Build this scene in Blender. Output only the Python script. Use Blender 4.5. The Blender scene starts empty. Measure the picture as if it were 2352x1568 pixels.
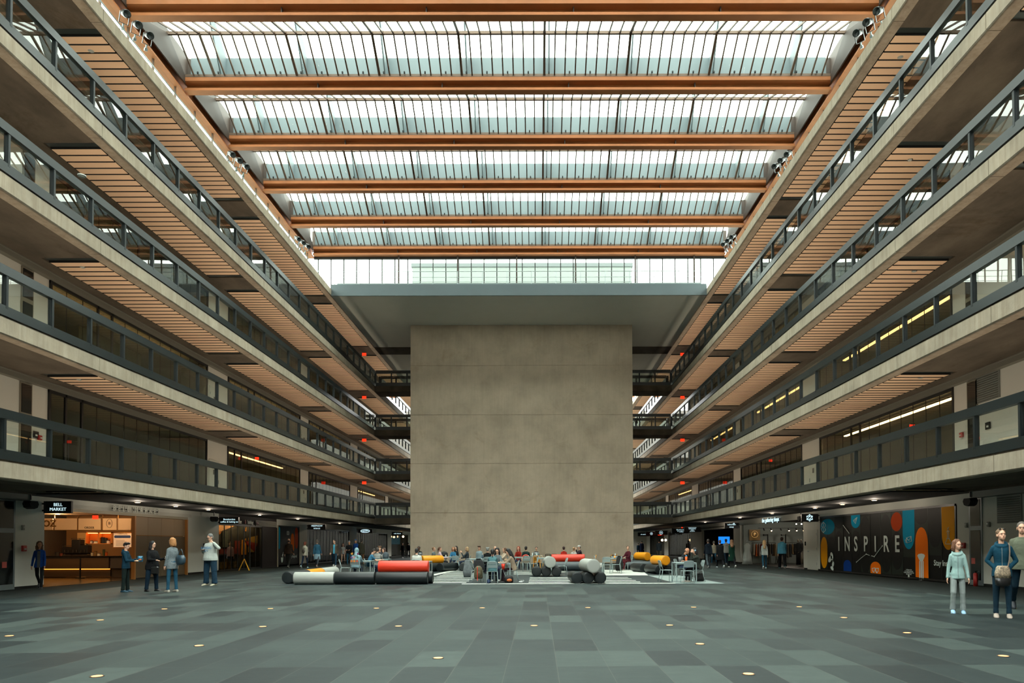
import bpy, math, random
from mathutils import Vector, Matrix, noise as mnoise
random.seed(7)
C = bpy.context.scene.collection
PI = math.pi
# ---------------------------------------------------------------- camera model
FPX, PIT, ROLL, YAW, PPX, PPY, EYE = 1657.33, .0237, -.0031, -.0025, 1240.56, 1210.07, 1.47
def ray(x, y):
    qx, qy = x-PPX, PPY-y
    c, s = math.cos(ROLL), math.sin(ROLL)
    r, u = (qx*c-qy*s)/FPX, (qx*s+qy*c)/FPX
    c, s = math.cos(PIT), math.sin(PIT)
    y1, z1 = c-s*u, s+c*u
    c, s = math.cos(YAW), math.sin(YAW)
    return c*r-s*y1, s*r+c*y1, z1
def on_floor(x, y, z=0.0):
    a, b, c = ray(x, y); t = (z-EYE)/c
    return a*t, b*t
def on_y(x, y, Y):
    a, b, c = ray(x, y); t = Y/b
    return a*t, c*t+EYE
def on_x(x, y, X):
    a, b, c = ray(x, y); t = X/a
    return b*t, c*t+EYE
# ---------------------------------------------------------------- materials
def lin(c):
    return tuple(((v/255)/12.92 if v <= 10 else (((v/255)+.055)/1.055)**2.4) for v in c[:3])
MATS = {}
def M(name, col=(128,128,128), rough=.6, metal=0, var=0, vs=1.0, bump=0, bs=40, emit=0, spec=.5, streak=0, aniso=(1,1,1), col2=None, dirt=0):
    if name in MATS: return MATS[name]
    m = bpy.data.materials.new(name); m.use_nodes = True
    nt = m.node_tree; N, L = nt.nodes, nt.links
    b = N['Principled BSDF']
    c = lin(col)
    b.inputs['Base Color'].default_value = (*c, 1)
    b.inputs['Roughness'].default_value = rough
    b.inputs['Metallic'].default_value = metal
    b.inputs['Specular IOR Level'].default_value = spec
    tc = N.new('ShaderNodeTexCoord')
    mp = N.new('ShaderNodeMapping'); mp.inputs['Scale'].default_value = aniso
    L.new(tc.outputs['Object'], mp.inputs['Vector'])
    if var:
        n = N.new('ShaderNodeTexNoise'); n.inputs['Scale'].default_value = vs; n.inputs['Detail'].default_value = 6; n.inputs['Roughness'].default_value = .62
        L.new(mp.outputs[0], n.inputs['Vector'])
        r = N.new('ShaderNodeValToRGB')
        r.color_ramp.elements[0].position = .3; r.color_ramp.elements[1].position = .7
        lo = lin(col2) if col2 else tuple(v*(1-var) for v in c)
        r.color_ramp.elements[0].color = (*lo, 1)
        r.color_ramp.elements[1].color = (*(min(1, v*(1+var*.6)) for v in c), 1)
        L.new(n.outputs['Fac'], r.inputs['Fac'])
        out = r.outputs['Color']
        if streak:
            mp2 = N.new('ShaderNodeMapping'); mp2.inputs['Scale'].default_value = (5, 5, .35)
            L.new(tc.outputs['Object'], mp2.inputs['Vector'])
            n2 = N.new('ShaderNodeTexNoise'); n2.inputs['Scale'].default_value = 1.3; n2.inputs['Detail'].default_value = 7; n2.inputs['Roughness'].default_value = .7
            L.new(mp2.outputs[0], n2.inputs['Vector'])
            r2 = N.new('ShaderNodeValToRGB'); r2.color_ramp.elements[0].position = .42; r2.color_ramp.elements[1].position = .68
            r2.color_ramp.elements[0].color = (1, 1, 1, 1)
            r2.color_ramp.elements[1].color = (1-streak, 1-streak*1.15, 1-streak*1.3, 1)
            L.new(n2.outputs['Fac'], r2.inputs['Fac'])
            mx = N.new('ShaderNodeMix'); mx.data_type = 'RGBA'; mx.blend_type = 'MULTIPLY'; mx.inputs[0].default_value = 1
            L.new(out, mx.inputs[6]); L.new(r2.outputs['Color'], mx.inputs[7]); out = mx.outputs[2]
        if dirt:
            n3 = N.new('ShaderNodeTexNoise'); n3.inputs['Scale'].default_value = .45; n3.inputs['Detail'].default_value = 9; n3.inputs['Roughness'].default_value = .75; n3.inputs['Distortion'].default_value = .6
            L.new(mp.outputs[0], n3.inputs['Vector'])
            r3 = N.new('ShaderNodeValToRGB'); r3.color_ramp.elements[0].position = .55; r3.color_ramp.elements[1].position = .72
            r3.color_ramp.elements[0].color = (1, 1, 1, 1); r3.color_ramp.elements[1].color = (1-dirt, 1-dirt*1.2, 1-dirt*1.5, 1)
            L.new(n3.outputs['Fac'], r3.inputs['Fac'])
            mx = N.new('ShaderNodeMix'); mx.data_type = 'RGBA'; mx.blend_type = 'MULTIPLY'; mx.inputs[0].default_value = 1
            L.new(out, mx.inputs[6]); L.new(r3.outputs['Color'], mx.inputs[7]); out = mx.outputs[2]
        L.new(out, b.inputs['Base Color'])
    if bump:
        n = N.new('ShaderNodeTexNoise'); n.inputs['Scale'].default_value = bs; n.inputs['Detail'].default_value = 4
        L.new(tc.outputs['Object'], n.inputs['Vector'])
        bp = N.new('ShaderNodeBump'); bp.inputs['Strength'].default_value = bump; bp.inputs['Distance'].default_value = .02
        L.new(n.outputs['Fac'], bp.inputs['Height']); L.new(bp.outputs[0], b.inputs['Normal'])
    if emit:
        b.inputs['Emission Color'].default_value = (*c, 1); b.inputs['Emission Strength'].default_value = emit
    MATS[name] = m
    return m
def glass(name, tint=(235,240,238), refl=1.0, ior=1.5, wav=0, ws=1.5, rough=0.0):
    if name in MATS: return MATS[name]
    m = bpy.data.materials.new(name); m.use_nodes = True
    nt = m.node_tree; N, L = nt.nodes, nt.links
    N.remove(N['Principled BSDF'])
    o = N['Material Output']
    t = N.new('ShaderNodeBsdfTransparent'); t.inputs['Color'].default_value = (*lin(tint), 1)
    g = N.new('ShaderNodeBsdfGlossy'); g.inputs['Roughness'].default_value = rough; g.inputs['Color'].default_value = (refl, refl, refl, 1)
    f = N.new('ShaderNodeFresnel'); f.inputs['IOR'].default_value = ior
    x = N.new('ShaderNodeMixShader')
    gm_ = N.new('ShaderNodeNewGeometry'); mt_ = N.new('ShaderNodeMath'); mt_.operation = 'SUBTRACT'; mt_.inputs[0].default_value = 1; L.new(gm_.outputs['Backfacing'], mt_.inputs[1])
    ml_ = N.new('ShaderNodeMath'); ml_.operation = 'MULTIPLY'; L.new(f.outputs[0], ml_.inputs[0]); L.new(mt_.outputs[0], ml_.inputs[1])
    L.new(ml_.outputs[0], x.inputs[0]); L.new(t.outputs[0], x.inputs[1]); L.new(g.outputs[0], x.inputs[2]); L.new(x.outputs[0], o.inputs['Surface'])
    if wav:
        tc = N.new('ShaderNodeTexCoord'); n = N.new('ShaderNodeTexNoise'); n.inputs['Scale'].default_value = ws; n.inputs['Detail'].default_value = 1
        L.new(tc.outputs['Object'], n.inputs['Vector'])
        bp = N.new('ShaderNodeBump'); bp.inputs['Strength'].default_value = 1; bp.inputs['Distance'].default_value = wav
        L.new(n.outputs['Fac'], bp.inputs['Height']); L.new(bp.outputs[0], g.inputs['Normal'])
    MATS[name] = m
    return m
# ---------------------------------------------------------------- mesh builder
class MB:
    def __init__(s): s.v = []; s.f = []
    def add(s, vs, fs):
        o = len(s.v); s.v += [tuple(p) for p in vs]; s.f += [tuple(i+o for i in q) for q in fs]; return s
    def box(s, x0, x1, y0, y1, z0, z1):
        if x0 > x1: x0, x1 = x1, x0
        if y0 > y1: y0, y1 = y1, y0
        if z0 > z1: z0, z1 = z1, z0
        return s.add([(x0,y0,z0),(x1,y0,z0),(x1,y1,z0),(x0,y1,z0),(x0,y0,z1),(x1,y0,z1),(x1,y1,z1),(x0,y1,z1)],
                     [(0,3,2,1),(4,5,6,7),(0,1,5,4),(1,2,6,5),(2,3,7,6),(3,0,4,7)])
    def rbox(s, x0, x1, y0, y1, z0, z1, b=.01):
        # box with chamfered vertical and horizontal edges
        if x0 > x1: x0, x1 = x1, x0
        if y0 > y1: y0, y1 = y1, y0
        if z0 > z1: z0, z1 = z1, z0
        b = min(b, (x1-x0)*.45, (y1-y0)*.45, (z1-z0)*.45)
        rings = []
        for z, i in ((z0, b), (z0+b, 0), (z1-b, 0), (z1, b)):
            e = b+i*.0
            rings.append([(x0+i+ (e if i==0 else b), y0+i, z), (x1-i-(e if i==0 else b), y0+i, z), (x1-i, y0+i+b, z), (x1-i, y1-i-b, z), (x1-i-b, y1-i, z), (x0+i+b, y1-i, z), (x0+i, y1-i-b, z), (x0+i, y0+i+b, z)])
        return s.rings(rings)
    def rings(s, R, cap=True, close=True):
        n = len(R[0]); vs = [p for r in R for p in r]; fs = []
        for k in range(len(R)-1):
            for i in range(n if close else n-1):
                a, b = k*n+i, k*n+(i+1) % n
                fs.append((a, b, b+n, a+n))
        if cap: fs.append(tuple(range(n-1, -1, -1))); fs.append(tuple((len(R)-1)*n+i for i in range(n)))
        return s.add(vs, fs)
    def tube(s, p0, p1, r0, r1=None, n=8, cap=True):
        r1 = r0 if r1 is None else r1
        p0, p1 = Vector(p0), Vector(p1); d = (p1-p0)
        if d.length < 1e-7: return s
        d.normalize(); a = d.orthogonal().normalized() if abs(d.z) < .99 else Vector((1,0,0)); b = d.cross(a)
        return s.rings([[tuple(p+(a*math.cos(2*PI*i/n)+b*math.sin(2*PI*i/n))*r) for i in range(n)] for p, r in ((p0,r0),(p1,r1))], cap)
    def path(s, pts, r, n=8):
        pts = [Vector(p) for p in pts]
        for a, b in zip(pts, pts[1:]): s.tube(a, b, r, r, n)
        return s
    def sweep(s, pts, r, n=8, closed=False):
        pts = [Vector(p) for p in pts]; R = []
        up = None
        m = len(pts)
        for i, p in enumerate(pts):
            if closed: d = pts[(i+1) % m]-pts[i-1]
            else: d = pts[min(i+1, m-1)]-pts[max(i-1, 0)]
            d.normalize()
            if up is None:
                up = d.orthogonal().normalized()
            up = (up-d*up.dot(d))
            if up.length < 1e-5: up = d.orthogonal()
            up.normalize(); q = d.cross(up)
            rr = r[i] if isinstance(r, (list, tuple)) else r
            R.append([tuple(p+(up*math.cos(2*PI*k/n)+q*math.sin(2*PI*k/n))*rr) for k in range(n)])
        if closed: R.append(R[0])
        return s.rings(R, not closed)
    def ell(s, c, r, n=12, m=8, rot=None):
        c = Vector(c); vs = [(0,0,r[2])]; 
        for j in range(1, m):
            t = PI*j/m
            for i in range(n):
                a = 2*PI*i/n; vs.append((r[0]*math.sin(t)*math.cos(a), r[1]*math.sin(t)*math.sin(a), r[2]*math.cos(t)))
        vs.append((0,0,-r[2])); fs = [(0, 1+i, 1+(i+1) % n) for i in range(n)]
        for j in range(m-2):
            for i in range(n):
                a, b = 1+j*n+i, 1+j*n+(i+1) % n; fs.append((a, a+n, b+n, b))
        l = len(vs)-1; fs += [(l, 1+(m-2)*n+(i+1) % n, 1+(m-2)*n+i) for i in range(n)]
        if rot is None: return s.add([tuple(Vector(p)+c) for p in vs], fs)
        return s.add([tuple(rot @ Vector(p)+c) for p in vs], fs)
    def prism(s, poly, axis, a, b):
        # poly: 2D points, extruded along axis 'x','y','z' from a to b
        f = {'x': lambda p, t: (t, p[0], p[1]), 'y': lambda p, t: (p[0], t, p[1]), 'z': lambda p, t: (p[0], p[1], t)}[axis]
        n = len(poly)
        vs = [f(p, a) for p in poly]+[f(p, b) for p in poly]
        return s.add(vs, [tuple(range(n-1,-1,-1)), tuple(range(n, 2*n))]+[(i, (i+1) % n, (i+1) % n+n, i+n) for i in range(n)])
    def quad(s, *p): return s.add(p, [(0,1,2,3)])
    def mesh(s, name, mat=None, smooth=False):
        me = bpy.data.meshes.new(name); me.from_pydata(s.v, [], s.f); me.update()
        if smooth: me.polygons.foreach_set('use_smooth', [True]*len(me.polygons))
        if mat: me.materials.append(mat)
        return me
def link(name, me, parent=None, loc=None, rz=None):
    o = bpy.data.objects.new(name, me); C.objects.link(o)
    if parent: o.parent = parent
    if loc is not None: o.location = loc
    if rz is not None: o.rotation_euler = (0, 0, rz)
    return o
def P(name, mb, mat, parent=None, smooth=False, loc=None):
    return link(name, mb.mesh(name, mat, smooth), parent, loc)
def tag(o, label, cat, group=None, kind=None):
    o['label'] = label; o['category'] = cat
    if group: o['group'] = group
    if kind: o['kind'] = kind
    return o
def T(name, label, cat, loc=(0,0,0), rz=0, group=None):
    o = bpy.data.objects.new(name, None); C.objects.link(o); o.location = loc; o.rotation_euler = (0,0,rz); o.empty_display_size = .1
    return tag(o, label, cat, group)
def S(name, mb, mat, smooth=False):
    o = P(name, mb, mat, None, smooth); o['kind'] = 'structure'; return o
def kids(o): return [c for c in bpy.data.objects if c.parent == o]
CH = {}
def dup(root, loc, rz=0, label=None, group=None, scale=None):
    def rec(o, par):
        c = o.copy(); C.objects.link(c)
        if par is not None: c.parent = par
        for ch in CHILD.get(o.name, ()): rec(ch, c)
        return c
    CHILD = {}
    if root.name not in CH:
        def coll(o):
            CHILD2 = [c for c in C.objects if c.parent == o]
            return [(o, [coll(c) for c in CHILD2])]
        CH[root.name] = coll(root)
    def rec2(node, par):
        o, chs = node[0]
        c = o.copy(); C.objects.link(c)
        if par is not None: c.parent = par
        for n in chs: rec2(n, c)
        return c
    r = rec2(CH[root.name], None)
    r.location = loc; r.rotation_euler = (0, 0, rz)
    if scale: r.scale = (scale,)*3
    if label: r['label'] = label
    if group: r['group'] = group
    return r
def text_mesh(txt, size, depth=.01, align='CENTER', spacing=1.0, sx=1.0, bold=0):
    cu = bpy.data.curves.new('lettering', 'FONT'); cu.body = txt; cu.size = size; cu.extrude = depth/2; cu.align_x = align; cu.align_y = 'CENTER'; cu.space_character = spacing; cu.resolution_u = 3; cu.offset = bold
    o = bpy.data.objects.new('lettering', cu); C.objects.link(o)
    dg = bpy.context.evaluated_depsgraph_get()
    me = bpy.data.meshes.new_from_object(o.evaluated_get(dg)); me.name = 'lettering'
    C.objects.unlink(o); bpy.data.objects.remove(o); bpy.data.curves.remove(cu)
    if sx != 1: me.transform(Matrix.Diagonal((sx, 1, 1, 1)))
    return me
def put_text(name, txt, size, mat, parent, loc, facing='-y', depth=.01, spacing=1.0, align='CENTER', sx=1.0, bold=0):
    me = text_mesh(txt, size, depth, align, spacing, sx, bold); me.materials.clear(); me.materials.append(mat)
    o = link(name, me, parent)
    rz = {'-y': 0, '+x': PI/2, '-x': -PI/2, '+y': PI}[facing]
    o.rotation_euler = (PI/2, 0, rz); o.location = loc
    return o
# ---------------------------------------------------------------- palette
slate = M('slate', spec=.2)
def make_slate():
    m = slate; nt = m.node_tree; N, L = nt.nodes, nt.links; b = N['Principled BSDF']
    tc = N.new('ShaderNodeTexCoord'); sp = N.new('ShaderNodeSeparateXYZ'); L.new(tc.outputs['Object'], sp.inputs[0])
    def math_(op, a, bb=None, c=None):
        n = N.new('ShaderNodeMath'); n.operation = op
        for i, q in enumerate((a, bb, c)):
            if q is None: continue
            if isinstance(q, (int, float)): n.inputs[i].default_value = q
            else: L.new(q, n.inputs[i])
        return n.outputs[0]
    u = math_('DIVIDE', math_('SUBTRACT', sp.outputs[0], .22), .6104)
    v = math_('DIVIDE', math_('SUBTRACT', sp.outputs[1], 8.73), 1.235)
    fu, fv = math_('FLOOR', u), math_('FLOOR', v)
    cb = N.new('ShaderNodeCombineXYZ'); L.new(fu, cb.inputs[0]); L.new(fv, cb.inputs[1])
    wn = N.new('ShaderNodeTexWhiteNoise'); wn.noise_dimensions = '2D'; L.new(cb.outputs[0], wn.inputs['Vector'])
    ramp = N.new('ShaderNodeValToRGB'); L.new(wn.outputs['Value'], ramp.inputs[0])
    cr = ramp.color_ramp; cols = [(28,37,39),(37,47,48),(47,58,57),(58,69,67)]
    cr.elements[0].position = 0; cr.elements[0].color = (*lin(cols[0]), 1); cr.elements[1].position = 1; cr.elements[1].color = (*lin(cols[3]), 1)
    e = cr.elements.new(.35); e.color = (*lin(cols[1]), 1); e = cr.elements.new(.72); e.color = (*lin(cols[2]), 1)
    n = N.new('ShaderNodeTexNoise'); n.inputs['Scale'].default_value = 2.2; n.inputs['Detail'].default_value = 8; n.inputs['Roughness'].default_value = .7
    mp = N.new('ShaderNodeMapping'); mp.inputs['Scale'].default_value = (1, 1.8, 1); L.new(tc.outputs['Object'], mp.inputs[0]); L.new(mp.outputs[0], n.inputs['Vector'])
    r2 = N.new('ShaderNodeValToRGB'); L.new(n.outputs['Fac'], r2.inputs[0]); r2.color_ramp.elements[0].position = .3; r2.color_ramp.elements[1].position = .75
    r2.color_ramp.elements[0].color = (.8, .8, .8, 1); r2.color_ramp.elements[1].color = (1.12, 1.1, 1.06, 1)
    mx = N.new('ShaderNodeMix'); mx.data_type = 'RGBA'; mx.blend_type = 'MULTIPLY'; mx.inputs[0].default_value = 1
    L.new(ramp.outputs[0], mx.inputs[6]); L.new(r2.outputs[0], mx.inputs[7])
    du = math_('ABSOLUTE', math_('SUBTRACT', math_('FRACT', u), .5)); dv = math_('ABSOLUTE', math_('SUBTRACT', math_('FRACT', v), .5))
    j = math_('MAXIMUM', math_('GREATER_THAN', du, .494), math_('GREATER_THAN', dv, .498))
    mj = N.new('ShaderNodeMix'); mj.data_type = 'RGBA'; L.new(j, mj.inputs[0]); L.new(mx.outputs[2], mj.inputs[6]); mj.inputs[7].default_value = (*lin((68,72,67)), 1)
    L.new(mj.outputs[2], b.inputs['Base Color'])
    rr = N.new('ShaderNodeMapRange'); L.new(wn.outputs['Value'], rr.inputs[0]); rr.inputs[3].default_value = .5; rr.inputs[4].default_value = .62
    L.new(rr.outputs[0], b.inputs['Roughness'])
    bp = N.new('ShaderNodeBump'); bp.inputs['Strength'].default_value = .25; bp.inputs['Distance'].default_value = .01; L.new(n.outputs['Fac'], bp.inputs['Height']); L.new(bp.outputs[0], b.inputs['Normal'])
make_slate()
carpet = M('carpet', (38,44,42), .95, var=.25, vs=30, bump=.4, bs=200, spec=.2)
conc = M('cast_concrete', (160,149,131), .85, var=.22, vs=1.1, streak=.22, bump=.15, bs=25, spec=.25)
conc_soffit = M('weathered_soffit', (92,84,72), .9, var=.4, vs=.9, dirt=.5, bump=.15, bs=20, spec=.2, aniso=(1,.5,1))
conc_core = M('core_concrete', (188,172,152), .88, var=.18, vs=.6, streak=.07, bump=.2, bs=18, spec=.2, dirt=.16)
plaster = M('white_plaster', (236,238,232), .8, var=.03, vs=.5)
paint = M('wall_paint', (206,206,196), .7, var=.03, vs=.8)
tan = M('tan_panel', (234,200,164), .6, var=.06, vs=.35, spec=.3)
dark_strip = M('coffer_glass', (44,52,50), .3)
blackm = M('black_matte', (14,16,15), .8)
railm = M('painted_steel', (24,34,36), .3, metal=.1, var=.1, vs=2, spec=.65)
railm_d = M('painted_steel_dark', (22,30,32), .42, metal=.2)
galv = M('galvanised_steel', (150,162,162), .4, metal=.6)
rust = M('rusted_steel', (138,82,38), .62, var=.35, vs=.8, aniso=(.35,1,1), bump=.1, bs=30, spec=.3, dirt=.3)
rust_lt = M('rusted_flange', (166,102,60), .6, var=.2, vs=1.2, aniso=(.4,1,1), spec=.3)
brown = M('brown_steel', (60,46,38), .6, var=.15, vs=1)
mullm = M('bronze_mullion', (92,70,54), .5, metal=.2)
roofwhite = M('zinc_cladding', (92,104,108), .6)
frame_b = M('black_frame', (20,22,21), .45)
g_rail = glass('rail_glass', (236,240,236), .95, 1.7, wav=.002, ws=.5)
g_shop = glass('shop_glass', (216,220,210), .4, 1.3, wav=.001, ws=.6)
g_store = glass('store_glass', (214,218,208), .8, 1.5, wav=.0012, ws=.6)
g_sky = glass('roof_glass', (240,245,240), .6, 1.12)
SKY, EXPO, UPL = 11, -0.12, 11
# ================================================================ PEOPLE
PEND = []      # meshes waiting for their smoothing pass
def cap_(m, a, b, r0, r1=None, n=10):
    r1 = r0 if r1 is None else r1
    m.tube(a, b, r0, r1, n); m.ell(a, (r0,)*3, n, 6); m.ell(b, (r1,)*3, n, 6); return m
def soft(name, m, mat, parent, vox=.016, it=3, fac=.5):
    o = P(name, m, mat, parent, True)
    r = o.modifiers.new('r', 'REMESH'); r.mode = 'VOXEL'; r.voxel_size = vox; r.use_smooth_shade = True
    if it:
        s = o.modifiers.new('s', 'SMOOTH'); s.factor = fac; s.iterations = it
    PEND.append(o); return o
def finish_soft(extra={}):
    dg = bpy.context.evaluated_depsgraph_get(); new = []
    for o in PEND: new.append(bpy.data.meshes.new_from_object(o.evaluated_get(dg)))
    for o, me in zip(PEND, new):
        mat = o.data.materials[0]; o.modifiers.clear(); me.name = o.name.split('.')[0]
        me.materials.clear(); me.materials.append(mat)
        if o.name in EXTRA:
            bm_ = EXTRA[o.name]; import bmesh
            b = bmesh.new(); b.from_mesh(me); t = bpy.data.meshes.new('t'); t.from_pydata(bm_.v, [], bm_.f); b.from_mesh(t); b.to_mesh(me); b.free()
            me.polygons.foreach_set('use_smooth', [True]*len(me.polygons))
        nm = me.name
        if nm in ('upper_garment', 'trousers', 'skirt', 'jacket'):
            amp, ph = (.016, len(me.vertices)*.37) if nm == 'upper_garment' else (.014, len(me.vertices)*.11)
            ns = [v.normal.copy() for v in me.vertices]
            for v, q in zip(me.vertices, ns):
                c = v.co
                k = mnoise.noise(Vector((c.x*9+ph, c.y*9, c.z*(11 if nm == 'upper_garment' else 17))))+.5*mnoise.noise(Vector((c.x*22, c.y*22+ph, c.z*30)))
                v.co = c+q*(amp*k)
        o.data = me
    PEND.clear()
EXTRA = {}
def cloth(name, col, var=.12, vs=7, col2=None, rough=.9, aniso=(1,1,1)):
    return M('fabric_'+name, col, rough, var=var, vs=vs, bump=.5, bs=16, spec=.2, col2=col2, aniso=aniso)
SKIN = {'l': M('skin_light', (214,168,142), .55, spec=.3), 'm': M('skin_medium', (188,134,104), .55, spec=.3), 'd': M('skin_deep', (98,66,50), .55, spec=.3)}
eyem = M('eye_dark', (30,24,22), .3); eyew = M('eye_white', (168,156,146), .4); mouthm = M('lip', (170,102,90), .5)
def person(label, x, y, rz, H=1.7, w=1.0, lean=0, legL=(0,0,.05), legR=(0,0,.05), armL=(0,.12,.15,0), armR=(0,.12,.15,0), head=(0,0), sit=0, skin='l', hair='short', haircol=(60,44,34),
           top=('x',(90,90,90)), topstyle='jacket', hem=-.1, bot=('y',(40,50,70)), botr=1.0, skirt=None, shoe=(40,40,40), sole=(200,200,195), vox=.02, near=0, glasses=0, z0=0, group=None, female=0, open_=None, shoeL=None, barearm=0):
    s = H/1.75
    t = T('person', label, 'person', (x, y, z0), rz, group)
    sk = SKIN[skin]; V = Vector
    # legs
    TH, SHN = .43, .42
    def leg(side, f, k, ab):
        d1 = V((side*math.sin(ab), -math.sin(f), -math.cos(f))).normalized(); d2 = V((side*math.sin(ab)*.5, -math.sin(f-k), -math.cos(f-k))).normalized()
        return d1*TH, d2*SHN
    A = leg(1, *legL); B = leg(-1, *legR)
    drop = max(-(A[0]+A[1]).z, -(B[0]+B[1]).z)
    pz = drop+.085+.03
    if sit: pz = sit/s+.09
    pel = V((0, 0, pz)); up = V((0, -math.sin(lean), math.cos(lean))); fw = V((0, -math.cos(lean), -math.sin(lean)))
    def TP(a, f, h): return (pel+V((a,0,0))+fw*f+up*h)
    L = {}
    for side, q, nm in ((1, A, 'L'), (-1, B, 'R')):
        hp = pel+V((side*.092*w, 0, -.03)); kn = hp+q[0]; an = kn+q[1]; L[nm] = (hp, kn, an)
    ARM = {}
    for side, q, nm in ((1, armL, 'L'), (-1, armR, 'R')):
        f, ab, e, inw = q; f0 = f+lean*.5
        sh = TP(side*.152*(.93 if female else 1)*(.45+.55*w), .005, .44)
        d1 = V((side*math.sin(ab), -math.sin(f0)*math.cos(ab), -math.cos(f0)*math.cos(ab))).normalized()
        d2 = V((side*math.sin(ab)*.6-side*inw, -math.sin(f0+e), -math.cos(f0+e))).normalized()
        el = sh+d1*.285; wr = el+d2*.25; ARM[nm] = (sh, el, wr, d2, side)
    # head
    hc = TP(0, .025, .70+.0); hm = Matrix.Rotation(head[0], 4, 'Z') @ Matrix.Rotation(lean*.4+head[1], 4, 'X')
    hm3 = hm.to_3x3()
    def HP(a, b, c): return hc+hm3 @ V((a, b, c))
    def sc_(m):
        m.v = [(p[0]*s, p[1]*s, p[2]*s) for p in m.v]; return m
    b = MB()
    b.ell(HP(0,.012,.03), (.076,.097,.1), 16, 12, hm3); b.ell(HP(0,-.028,-.045), (.055,.062,.066), 14, 10, hm3); b.ell(HP(0,-.05,-.085), (.026,.03,.022), 10, 8, hm3)
    b.tube(HP(0,-.088,.01), HP(0,-.104,-.026), .007, .011, 8); b.ell(HP(0,-.098,-.028), (.013,.012,.009), 8, 6)
    for sd in (1,-1): b.ell(HP(sd*.078,.012,-.005), (.013,.02,.032), 8, 8, hm3); b.ell(HP(sd*.036,-.045,-.028), (.024,.03,.026), 8, 6)
    b.ell(HP(0,-.08,.035), (.05,.014,.012), 10, 6, hm3)
    cap_(b, TP(0,0,.46), HP(0,.02,-.05), .058*(.9 if female else 1), .05)
    b.rings([[tuple(TP(wd*math.cos(q), dp*math.sin(q), h)) for q in [2*PI*i/14 for i in range(14)]] for h, wd, dp in ((-.08,.13*w,.09*w),(.1,.105*w,.07),(.3,.12*w,.075),(.42,.12,.07),(.5,.06,.055))])
    for nm in 'LR':
        hp, kn, an = L[nm]; cap_(b, hp, kn, .075*w, .05); cap_(b, kn, an, .05, .036)
        sh, el, wr, d2, side = ARM[nm]; cap_(b, sh, el, .034, .034); cap_(b, el, wr, .037, .026)
    hb = MB()
    for nm in 'LR':
        sh, el, wr, d2, side = ARM[nm]
        sx = d2.cross(V((0,0,1))) if abs(d2.z) < .8 else V((0,1,0))
        if sx.length < .01: sx = V((0,1,0))
        sx.normalize(); nz = d2.cross(sx).normalized(); 
        if abs(d2.z) > .8: nz = V((side,0,0))*1.0
        pc = wr+d2*.05
        R3 = Matrix((sx, nz, d2)).transposed()
        hb.ell(pc, (.04,.018,.052), 10, 8, R3)
        cu = V((-side*.55,-.1,0)) if abs(d2.z) > .8 else -nz*.5*(1 if nz.z > 0 else -1)
        for i, (o_, l_) in enumerate(((-.03,.066),(-.01,.074),(.01,.07),(.029,.055))):
            r0 = pc+d2*.042+sx*o_; m1 = r0+(d2+cu*.35).normalized()*l_*.5; e1 = m1+(d2+cu*1.3).normalized()*l_*.5
            hb.sweep([r0-d2*.01, r0, m1, e1], [.0095,.0095,.0085,.006], 6)
        th0 = wr+d2*.03+sx*(-.034); hb.sweep([th0, th0+(d2*.6-sx*.7).normalized()*.03, th0+(d2*.9-sx*.35+cu*.3).normalized()*.06], [.012,.011,.007], 6)
    body = soft('body', sc_(b), sk, t, (.009 if near else vox*.85)*s, 2 if near else 1, .4)
    EXTRA[body.name] = sc_(hb)
    # top garment
    m = MB(); tk = {'jacket':1.0,'tee':.93,'coat':1.12,'puffer':1.18,'sweater':1.02}[topstyle]; ww = w*tk*(.95 if female else 1)
    belly = max(0, w-1)*.12
    prof = [(hem, .198*ww, .146*ww+belly), (hem*.3+.02, .19*ww, .145*ww+belly*1.2), (.15, .162*ww, .125*ww+belly), (.30, .172*ww, .132*ww+belly*.4), (.40, .176*ww, .122*ww), (.455, .15*ww, .1*ww), (.49, .105*ww, .085), (.53, .07, .068)]
    if female and topstyle in ('tee','sweater','jacket'): prof[2] = (.15, .142*ww, .108*ww+belly); prof[3] = (.30, .158*ww, .132*ww+belly*.4)
    if hem < -.3: prof = [(hem, .24*ww, .19*ww), ((hem-.05)/2, .215*ww, .165*ww)]+prof[1:]
    n = 18
    m.rings([[tuple(TP(wd*math.cos(q), dp*math.sin(q)*(1.0 if math.sin(q) > 0 else .92), h)) for q in [2*PI*i/n for i in range(n)]] for h, wd, dp in prof])
    slv = .5 if barearm else 1
    for sd in (1,-1): cap_(m, TP(sd*.04,-.01,.5), TP(sd*.14*(.45+.55*w)*(.93 if female else 1),0,.452), .045, .05*tk)
    for nm in 'LR':
        sh, el, wr, d2, side = ARM[nm]; r = .062*tk*(.5+.5*w)*(.9 if female else 1)
        cap_(m, sh, el if not barearm else sh+(el-sh)*.6, r*.95, r*.84)
        if not barearm: cap_(m, el, wr+d2*.0, r*.84, r*.68 if topstyle != 'tee' else r*.6); m.tube(wr-d2*.03, wr+d2*.012, r*.74, r*.7, 12)
    if topstyle in ('jacket','coat','puffer'):
        hd_ = top[0].endswith('hoody'); m.sweep([TP((.095 if hd_ else .075)*math.cos(q), (.09 if hd_ else .07)*math.sin(q)-.012, (.515 if hd_ else .505)-(.05 if hd_ else .03)*math.sin(q)) for q in [2*PI*i/14 for i in range(14)]], (.034 if hd_ else .02)*tk, 8, True)
    if hair == 'hood':
        m.ell(HP(0,.03,.03), (.108,.13,.135), 14, 10, hm3); m.ell(HP(0,.06,.11), (.06,.07,.06), 10, 8); cap_(m, HP(0,.06,-.07), TP(0,-.06,.47), .09, .1)
    elif top[0].endswith('hoody'):
        cap_(m, TP(-.07,-.075,.49), TP(.07,-.075,.49), .05, .05); m.ell(TP(0,-.1,.44), (.1,.04,.07), 10, 8)
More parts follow.
